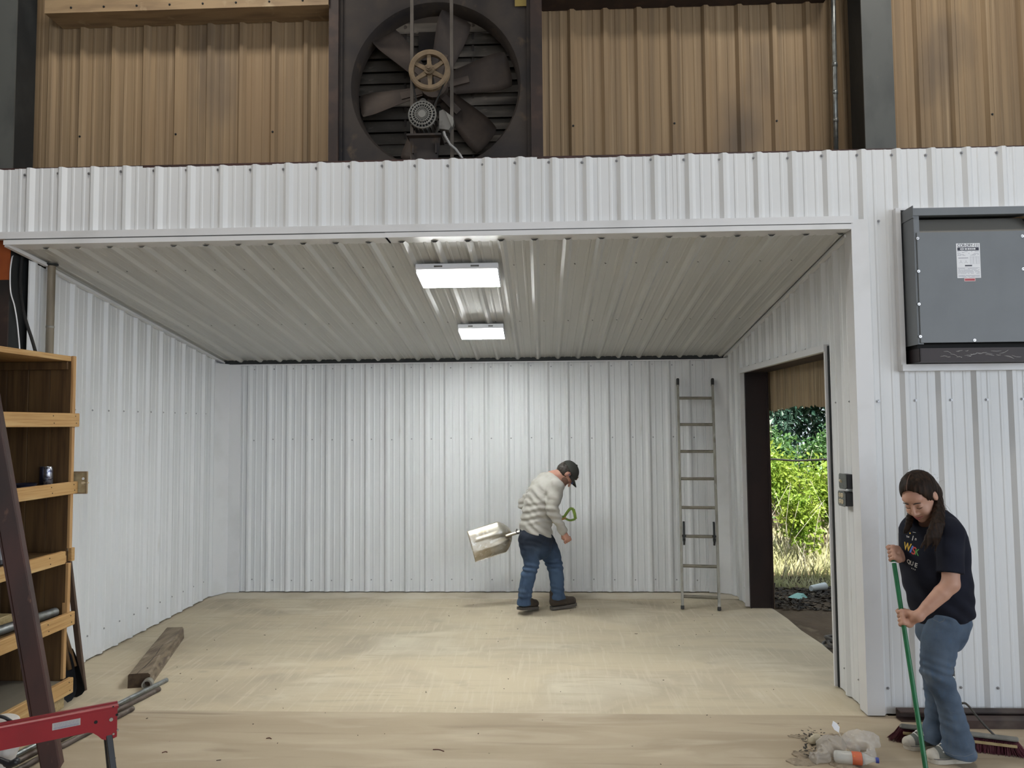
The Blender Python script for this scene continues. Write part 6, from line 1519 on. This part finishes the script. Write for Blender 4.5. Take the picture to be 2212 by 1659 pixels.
# boots
bootm = mat('brown_work_boot', (.060,.046,.036), .75, 0, .3, var=[((.10,.08,.065), (14,14,14), .5, .7)]); solem = mat('boot_sole', (.105,.092,.08), .8)
def boot(toe, heel, lift, parent):
    toe, heel = Vector(toe), Vector(heel); d = (toe-heel); L = d.length; d.normalize(); s_ = Z3.cross(d).normalized(); n_ = d.cross(s_)
    if n_.z < 0: n_ = -n_
    def P(t, w, z): return heel+d*(L*t)+s_*w+n_*z
    ub = SDF(A3(heel.lerp(toe,.5))-A3((.22,.22,.06)), A3(heel.lerp(toe,.5))+A3((.22,.22,.20)), .005)
    ub.chain([A3(P(.14,0,.07)), A3(P(.4,0,.068)), A3(P(.65,0,.060)), A3(P(.84,0,.055))], [.042,.043,.046,.043], .015); ub.chain([A3(P(.16,0,.09)), A3(P(.20,0,.16))], [.044,.052], .02); ub.cone(A3(P(.22,0,.13)), A3(P(.6,0,.08)), .042, .030, .02)
    ub.half(A3(P(0,0,.028)), -A3(n_)); b = obj('boot', ub.mesh('boot'), bootm, parent, True)
    hw = lambda t: float(np.interp(t, [0,.05,.15,.4,.7,.88,.97,1.0], [.015,.038,.043,.040,.051,.047,.030,.0]))
    ts = [0,.02,.05,.1,.15,.3,.4,.55,.7,.8,.88,.93,.97,.99,1.0]; poly = [(L*t, hw(t)) for t in ts]+[(L*t, -hw(t)) for t in ts[::-1][1:]]
    mb = MB(); mb.prism(poly, heel+n_*.004, d, s_, n_, .026); obj('boot_sole', mb, solem, b)
    mb = MB(); mb.tube(curve_pts([P(.50,-.02,.112), P(.46,.0,.122), P(.42,.02,.118)], 3), .0035, 5); obj('boot_lace', mb, legb, b, True)
h1 = atz(1120,1327,.0); h1.z = .040; t1 = h1+Vector((.185,.21,0)); t1.z = .002
boot(t1, h1, .05, mn)
h2 = atz(1189,1318,0); t2 = atz(1243,1312,0); h2.z = .002; t2.z = .006; t2 = h2+(t2-h2).normalized()*.295; t2.z = .020
boot(t2, h2, 0, mn)
# ---- aluminium scoop shovel under his far arm
shv = thing('scoop_shovel', 'worn aluminium scoop shovel with green handle carried under the man\'s arm', 'shovel', shA)
La = (shA-shB).normalized(); Wd = (at(1039,1209,7.62)-at(1022,1143,7.62)).normalized(); Wd = (Wd-La*Wd.dot(La)).normalized(); Nn = La.cross(Wd); 
if Nn.y > 0: Nn = -Nn
scm = mat('scratched_aluminium', (.58,.54,.46), .36, .85, .5, var=[((.42,.35,.25), (7,7,7), .45, .68), ((.72,.71,.68), (30,30,30), .56, .74)], bump=[((40,40,40), .25, .003)])
nu, nw_ = 30, 26; vs = []; fs = []; Lb, Wb = .455, .165
for th in (0, -.003):
    for i in range(nu+1):
        uu = i/nu
        half = Wb*min(1, (max(uu,1e-3)/.26)**.5)*(1-.02*uu) if uu < .26 else Wb*(1-.02*uu)
        for j in range(nw_+1):
            q = j/nw_*2-1; x = q*half
            zc = .055*(1-min(1, uu/.30))**2                                   # heel curls back
            dish = -.055*abs(q)**3*(1-.35*uu)
            ribs = .010*math.exp(-((x-.055)/.012)**2)*min(1, max(0, (uu-.30)/.1))*(1-max(0,(uu-.86)/.06) if uu > .86 else 1)+.010*math.exp(-((x+.055)/.012)**2)*min(1, max(0, (uu-.30)/.1))*(1-max(0,(uu-.86)/.06) if uu > .86 else 1)
            frog = -.028*math.exp(-(x/.024)**2)*max(0, 1-uu/.62)
            if uu > .88: ribs *= max(0, 1-(uu-.86)/.06)
            vs.append(shA+La*(uu*Lb+.02)+Wd*x+Nn*(dish-zc+ribs+frog+th+.02*uu))
nn = (nu+1)*(nw_+1)
for i in range(nu):
    for j in range(nw_): p = i*(nw_+1)+j; fs += [(p,p+1,p+nw_+2,p+nw_+1),(nn+p,nn+p+nw_+1,nn+p+nw_+2,nn+p+1)]
for j in range(nw_):
    for i in (0,nu): p = i*(nw_+1)+j; fs.append((p,p+1,nn+p+1,nn+p))
for i in range(nu):
    for j in (0,nw_): p = i*(nw_+1)+j; fs.append((p,p+nw_+1,nn+p+nw_+1,nn+p))
mb = MB(); mb.add(vs, fs); obj('scoop_blade', mb, scm, shv, True)
mb = MB(); mb.cyl(shA+La*.10-Nn*.020, shA-La*.10, .016, .020, 14); obj('socket', mb, scm, shv, True, angle=.8)
mb = MB(); mb.cyl(shA-La*.08, shB, .0165, n=14); obj('shaft', mb, wood_new, shv, True, angle=.8)
lime = mat('lime_plastic', (.17,.27,.030), .45, 0, .5, var=[((.13,.21,.025), (12,12,12), .45, .7)])
# D grip in the plane of the blade
g0 = shB-La*.0; gA = at(1239,1100,7.83); gB = at(1243,1121,7.83); g0 = at(1214,1118,7.815)
mb = MB(); mb.tube(curve_pts([g0, at(1219,1116,7.82), at(1225,1107,7.825), at(1232,1099,7.83), gA], 4), [.019]*4+[.014]*13, 10); mb.tube(curve_pts([at(1217,1117,7.82), at(1223,1121,7.825), at(1232,1124,7.83), gB], 4), [.017]*3+[.0115]*10, 10); mb.tube([gA-Vector((.003,0,0)), gA.lerp(gB,.5)+Vector((.002,0,0)), gB], .0165, 10)
obj('d_grip', mb, lime, shv, True)
# ================================================================== LOWER RIGHT: PUSH BROOM, STEEL, RUBBISH
pbA, pbB = atz(1944,1567,.085), atz(2197,1597,.085); pd = (pbB-pbA); PL = pd.length; pd.normalize(); pn_ = Vector((pd.y,-pd.x,0))
if pn_.y > 0: pn_ = -pn_
pbk = thing('push_broom', 'wide push broom with dark red bristles on the floor behind the woman', 'broom', ((pbA+pbB)/2*1.0).to_tuple()[:2]+(0,))
grw = mat('grey_worn_wood', (.22,.215,.19), .8, 0, .3, var=[((.14,.14,.13), (9,9,9), .45, .68), ((.32,.30,.25), (14,14,14), .6, .75)])
Rb = Matrix((pd, -pn_, Z3)).transposed(); cb = (pbA+pbB)/2
Rt = Rb @ Matrix.Rotation(math.radians(-24), 3, 'X')
mb = MB(); mb.bbox((cb.x, cb.y, .082), (PL, .085, .026), .006, Rt); bk_ = obj('brush_block', mb, grw, pbk)
mb = MB(); mb.bbox((cb.x+pn_.x*.040, cb.y+pn_.y*.040, .058), (PL-.02, .010, .015), .002, Rb); obj('pale_stripe', mb, wood_pale, bk_)
mb = MB(); rs = random.Random(9)
for k in range(2600):
    s_ = rs.uniform(-PL/2-.005, PL/2+.005); w = rs.uniform(-.036,.036); o = Vector((cb.x, cb.y, 0))+pd*s_-pn_*w
    edge = max(0, (abs(s_)-PL/2+.05)/.05); sp = Vector((0,0,0))+pd*(math.copysign(.055*edge, s_)+rs.uniform(-.010,.010))+pn_*(rs.uniform(-.012,.022))
    mb.tube([o+Z3*.070, o+sp*.4+Z3*.035, o+sp+Z3*.002], [.0018,.0015,.0010], 3, False)
obj('bristles', mb, mat('red_bristle', (.085,.016,.026), .75, 0, .3, var=[((.16,.055,.06), (22,22,9), .52, .72)]), pbk, kind='stuff')
mb = MB(); rod_ = curve_pts([atz(2150,1590,.10), at(2130,1570,4.42), at(2110,1547,4.46), at(2094,1527,4.50), at(2084,1519,4.53), at(2074,1521,4.555), at(2062,1530,4.57)], 5)
mb.tube(rod_, .0065, 8); obj('brace_rod', mb, mat('dull_rod', (.10,.095,.088), .45, .6), pbk, True)
mb = MB(); q = atz(2150,1590,.095); mb.cyl(q-Z3*.004, q+Z3*.008, .010, n=10); obj('brace_bolt', mb, chrome, pbk)
hA, hB = atz(2066,1585,.09), at(2055,1412,4.62); hd2 = (hB-hA).normalized(); hC = hA+hd2*.85
mb = MB(); mb.cyl(hA, hC, .0115, n=14); ph_ = obj('handle', mb, mat('pale_handle', (.50,.44,.25), .5), pbk, True, angle=.8)
mb = MB(); mb.cyl(hA.lerp(hC,.30), hA.lerp(hC,.66), .0119, n=14); hs_ = obj('handle_sleeve', mb, mat('handle_print', (.02,.02,.02), .4, 0, .5, var=[((.62,.62,.60), (55,55,40), .52, .56)]), ph_, True, angle=.8)
# ---- steel channels on the floor along the wall
chm = mat('primed_channel', (.055,.032,.026), .6, 0, .4, var=[((.10,.075,.06), (5,9,9), .5, .72), ((.03,.02,.018), (3,3,3), .45, .65)])
def chan(x0, x1, y, z, w, h, label, flip=1):
    mb = MB(); mb.prism([(0,0),(w,0),(w,.008),(.008,.008),(.008,h-.008),(w,h-.008),(w,h),(0,h)] if flip > 0 else [(0,0),(w,0),(w,h),(0,h),(0,h-.008),(w-.008,h-.008),(w-.008,.008),(0,.008)], (x0, y, z), Y3, Z3, X3, x1-x0)
    return solo('steel_channel', mb, chm, label, 'steel channel', (x0, y, z), group='steel channels along the wall')
chan(2.235, 5.2, 4.835, .0008, .070, .062, 'dark primed steel channel lying closest to the wall behind the push broom', -1)
chan(2.50, 5.2, 4.735, .0008, .080, .050, 'dark primed steel channel lying in front of another along the wall', 1)

# ---- rubbish heap
film2 = mat('cloudy_film', (.70,.67,.63), .22, 0, .6, alpha=.32, bump=[((30,30,30), .4, .004)])
film3 = mat('dusty_film', (.52,.47,.41), .35, 0, .5, alpha=.45, bump=[((30,30,30), .4, .004)])
def crumple(name, label, pts, rs_, mt, amp, seed, h=.005, cat='plastic bag'):
    P = np.array(pts); lo, hi = P.min(0)-max(rs_)-.03, P.max(0)+max(rs_)+.03; lo[2] = -.004
    s = SDF(lo, hi, h)
    for p, r in zip(pts, rs_): s.ell(p, ((1,0,0),(0,1,0),(0,0,1)), (r*1.15, r*.9, r), .02)
    s.disp(lambda X, Y, Z: amp*1.5*(np.abs(wob(X, Y, Z, 42, seed))-.3)+amp*.5*(np.abs(wob(X, Y, Z, 110, seed+2))-.3))
    s.half((0,0,.003), (0,0,-1)); c = P.mean(0)
    return solo(name, s.mesh(name, 0), mt, label, cat, (c[0], c[1], .0015), True)
def fz(px, py, z): p = atz(px, py, z); return (p.x, p.y, z)
crumple('plastic_bag', 'crumpled dusty plastic bag at the left of the rubbish heap', [fz(1790,1613,.05), fz(1774,1630,.035), fz(1806,1612,.055), fz(1765,1640,.02)], [.055,.045,.05,.03], film3, .020, 1)
crumple('plastic_bag', 'crumpled clear plastic bag at the right of the rubbish heap', [fz(1845,1602,.065), fz(1865,1600,.075), fz(1885,1600,.075), fz(1878,1625,.04)], [.055,.055,.038,.035], film2, .022, 4)
ba, bb = Vector(fz(1801,1634,.036)), Vector(fz(1893,1645,.030)); ba.z = .037; bb.z = .037; bdv = (bb-ba).normalized(); BLn = (bb-ba).length
bt = thing('plastic_bottle', 'empty clear plastic bottle with orange label lying among the bags', 'bottle', (ba.x, ba.y, 0))
clear = mat('clear_plastic', (.80,.80,.76), .08, 0, .5, alpha=.38)
mb = MB(); r = .034; mb.lathe([(0,0),(.022,0),(.032,.008),(r,.02),(r*.96,.05),(r,.09),(r*.9,.12),(r*.98,.15),(r,BLn-.075),(r*.85,BLn-.055),(.014,BLn-.022),(.0125,BLn-.012),(.0125,BLn)], ba, bdv, 24); obj('bottle_body', mb, clear, bt, True)
mb = MB(); mb.lathe([(r*1.005,BLn-.125),(r*1.02,BLn-.124),(r*1.02,BLn-.076),(r*1.005,BLn-.075)], ba, bdv, 24); obj('bottle_label', mb, mat('orange_label', (.58,.13,.055), .5, var=[((.66,.30,.05), (40,40,40), .60, .66), ((.75,.45,.40), (50,50,50), .70, .74)]), bt, True)
mb = MB(); mb.lathe([(0,BLn-.004),(.0145,BLn-.004),(.0150,BLn+.012),(0,BLn+.013)][::1], ba, bdv, 20); obj('bottle_cap', mb, mat('blue_cap', (.035,.055,.28), .45), bt, True, angle=.8)
sA, sB = atz(1826,1610,.055), at(1799,1556,4.40)
sp = thing('plastic_spatula', 'thin white plastic paddle sticking up out of the rubbish heap', 'paddle', (sA.x, sA.y, 0))
dv = (sB-sA).normalized(); wv_ = Vector((1,0,.25)); wv_ = (wv_-dv*wv_.dot(dv)).normalized(); nv_ = dv.cross(wv_); Ls_ = (sB-sA).length
sA2 = sA-dv*.10; sA2.z = max(sA2.z, .004)
mb = MB(); mb.prism([(-.0035,0),(.0035,0),(.0028,Ls_*.55),(-.0028,Ls_*.55)], sA, wv_, dv, nv_, .003); obj('stem', mb, mat('beige_plastic', (.42,.37,.29), .5), sp)
mb = MB(); mb.prism([(0,Ls_*.50),(.018,Ls_*.68),(.012,Ls_*.86),(0,Ls_*.98),(-.018,Ls_*.84),(-.016,Ls_*.66)], sA, wv_, dv, nv_, .003); obj('blade', mb, paper, sp)
# dust ridge and dark scraps
s = SDF((1.30,4.10,-.01), (2.02,4.78,.05), .0055); rs = random.Random(3)
for k in range(26):
    q = atz(rs.uniform(1715,1860), rs.uniform(1590,1655), 0); s.ell((q.x, q.y, .0), ((1,0,0),(0,1,0),(0,0,1)), (rs.uniform(.02,.07), rs.uniform(.02,.06), rs.uniform(.003,.009)), .01)
s.disp(lambda X, Y, Z: .0035*wob(X, Y, Z, 160)); s.half((0,0,.0006), (0,0,-1))
solo('dust_pile', s.mesh('dust_pile', 0), mat('swept_dust', (.30,.245,.18), .95, 0, .1, var=[((.20,.165,.125), (20,20,20), .45, .68), ((.38,.32,.25), (60,60,60), .62, .74)], bump=[((120,120,120), .6, .004)]), 'low heap of swept grey brown dust under the rubbish', 'dust', (1.66,4.44,0), True)['kind'] = 'stuff'
mb = MB()
for k in range(60):
    px, py = (rs.gauss(1752,13), rs.gauss(1592,10)) if k % 2 else (rs.gauss(1752,14), rs.gauss(1617,11))
    q = atz(px, py, .012); a = rs.uniform(0, 6.28); L_ = rs.uniform(.008,.026); q.z = rs.uniform(.010,.026)
    mb.beam(q, q+Vector((math.cos(a)*L_, math.sin(a)*L_, rs.uniform(-.004,.014))), rs.uniform(.004,.012), .0015)
tag(obj('dark_scraps', mb, mat('dark_scrap', (.035,.03,.026), .7, var=[((.22,.20,.17), (25,25,25), .60, .7)]), None), 'small dark scraps at the left end of the rubbish heap', 'scraps', kind='stuff')
crumple('paper_wrapper', 'small yellowish crumpled wrapper at the left end of the heap', [fz(1752,1598,.03), fz(1763,1597,.035)], [.022,.026], mat('yellow_wrapper', (.46,.41,.30), .6), .012, 7, .004, 'wrapper')
mb = MB(); q = atz(1741,1596,.035); mb.lathe([(.009,-.0015),(.012,-.0015),(.012,.0015),(.009,.0015),(.009,-.0015)], q, Vector((.2,-1,.2)), 16); mb.cyl(Vector((q.x, q.y, .0)), q-Z3*.010, .002, n=6)
solo('ring_pull', mb, mat('yellow_wrapper', (.46,.41,.30)), 'small pale ring standing beside the yellowish wrapper', 'ring', (q.x, q.y, 0), True)
# crumbs and chips scattered over the floor
mb = MB()
for k in range(80):
    x = rs.uniform(-3.0, 2.0); y = rs.uniform(3.9, 8.0); a = rs.uniform(0, 6.28); L_ = rs.uniform(.003,.012)*(2.2 if k % 17 == 0 else 1)
    mb.beam((x,y,.0022), (x+math.cos(a)*L_, y+math.sin(a)*L_, .0022), rs.uniform(.002,.005), .003)
tag(obj('floor_chips', mb, mat('dark_chip', (.05,.035,.028), .8), None), 'tiny dark chips and splinters scattered over the concrete floor', 'chips', kind='stuff')
def twiglet(px, py, px2, py2, label):
    a, b = atz(px, py, .003), atz(px2, py2, .003); m_ = (a+b)/2+Vector((0,.012,0)); mb = MB(); mb.tube(curve_pts([a, m_, b], 4), .0028, 5)
    solo('bark_splinter', mb, mat('red_splinter', (.10,.035,.022), .7), label, 'splinter', (a.x, a.y, 0), True, group='splinters on the floor')
twiglet(935, 1619, 959, 1623, 'curved reddish splinter on the floor at the bottom centre')
twiglet(575, 1595, 586, 1596, 'short reddish splinter on the floor left of centre')
twiglet(350, 1626, 361, 1625, 'short dark splinter on the floor near the sawhorse')
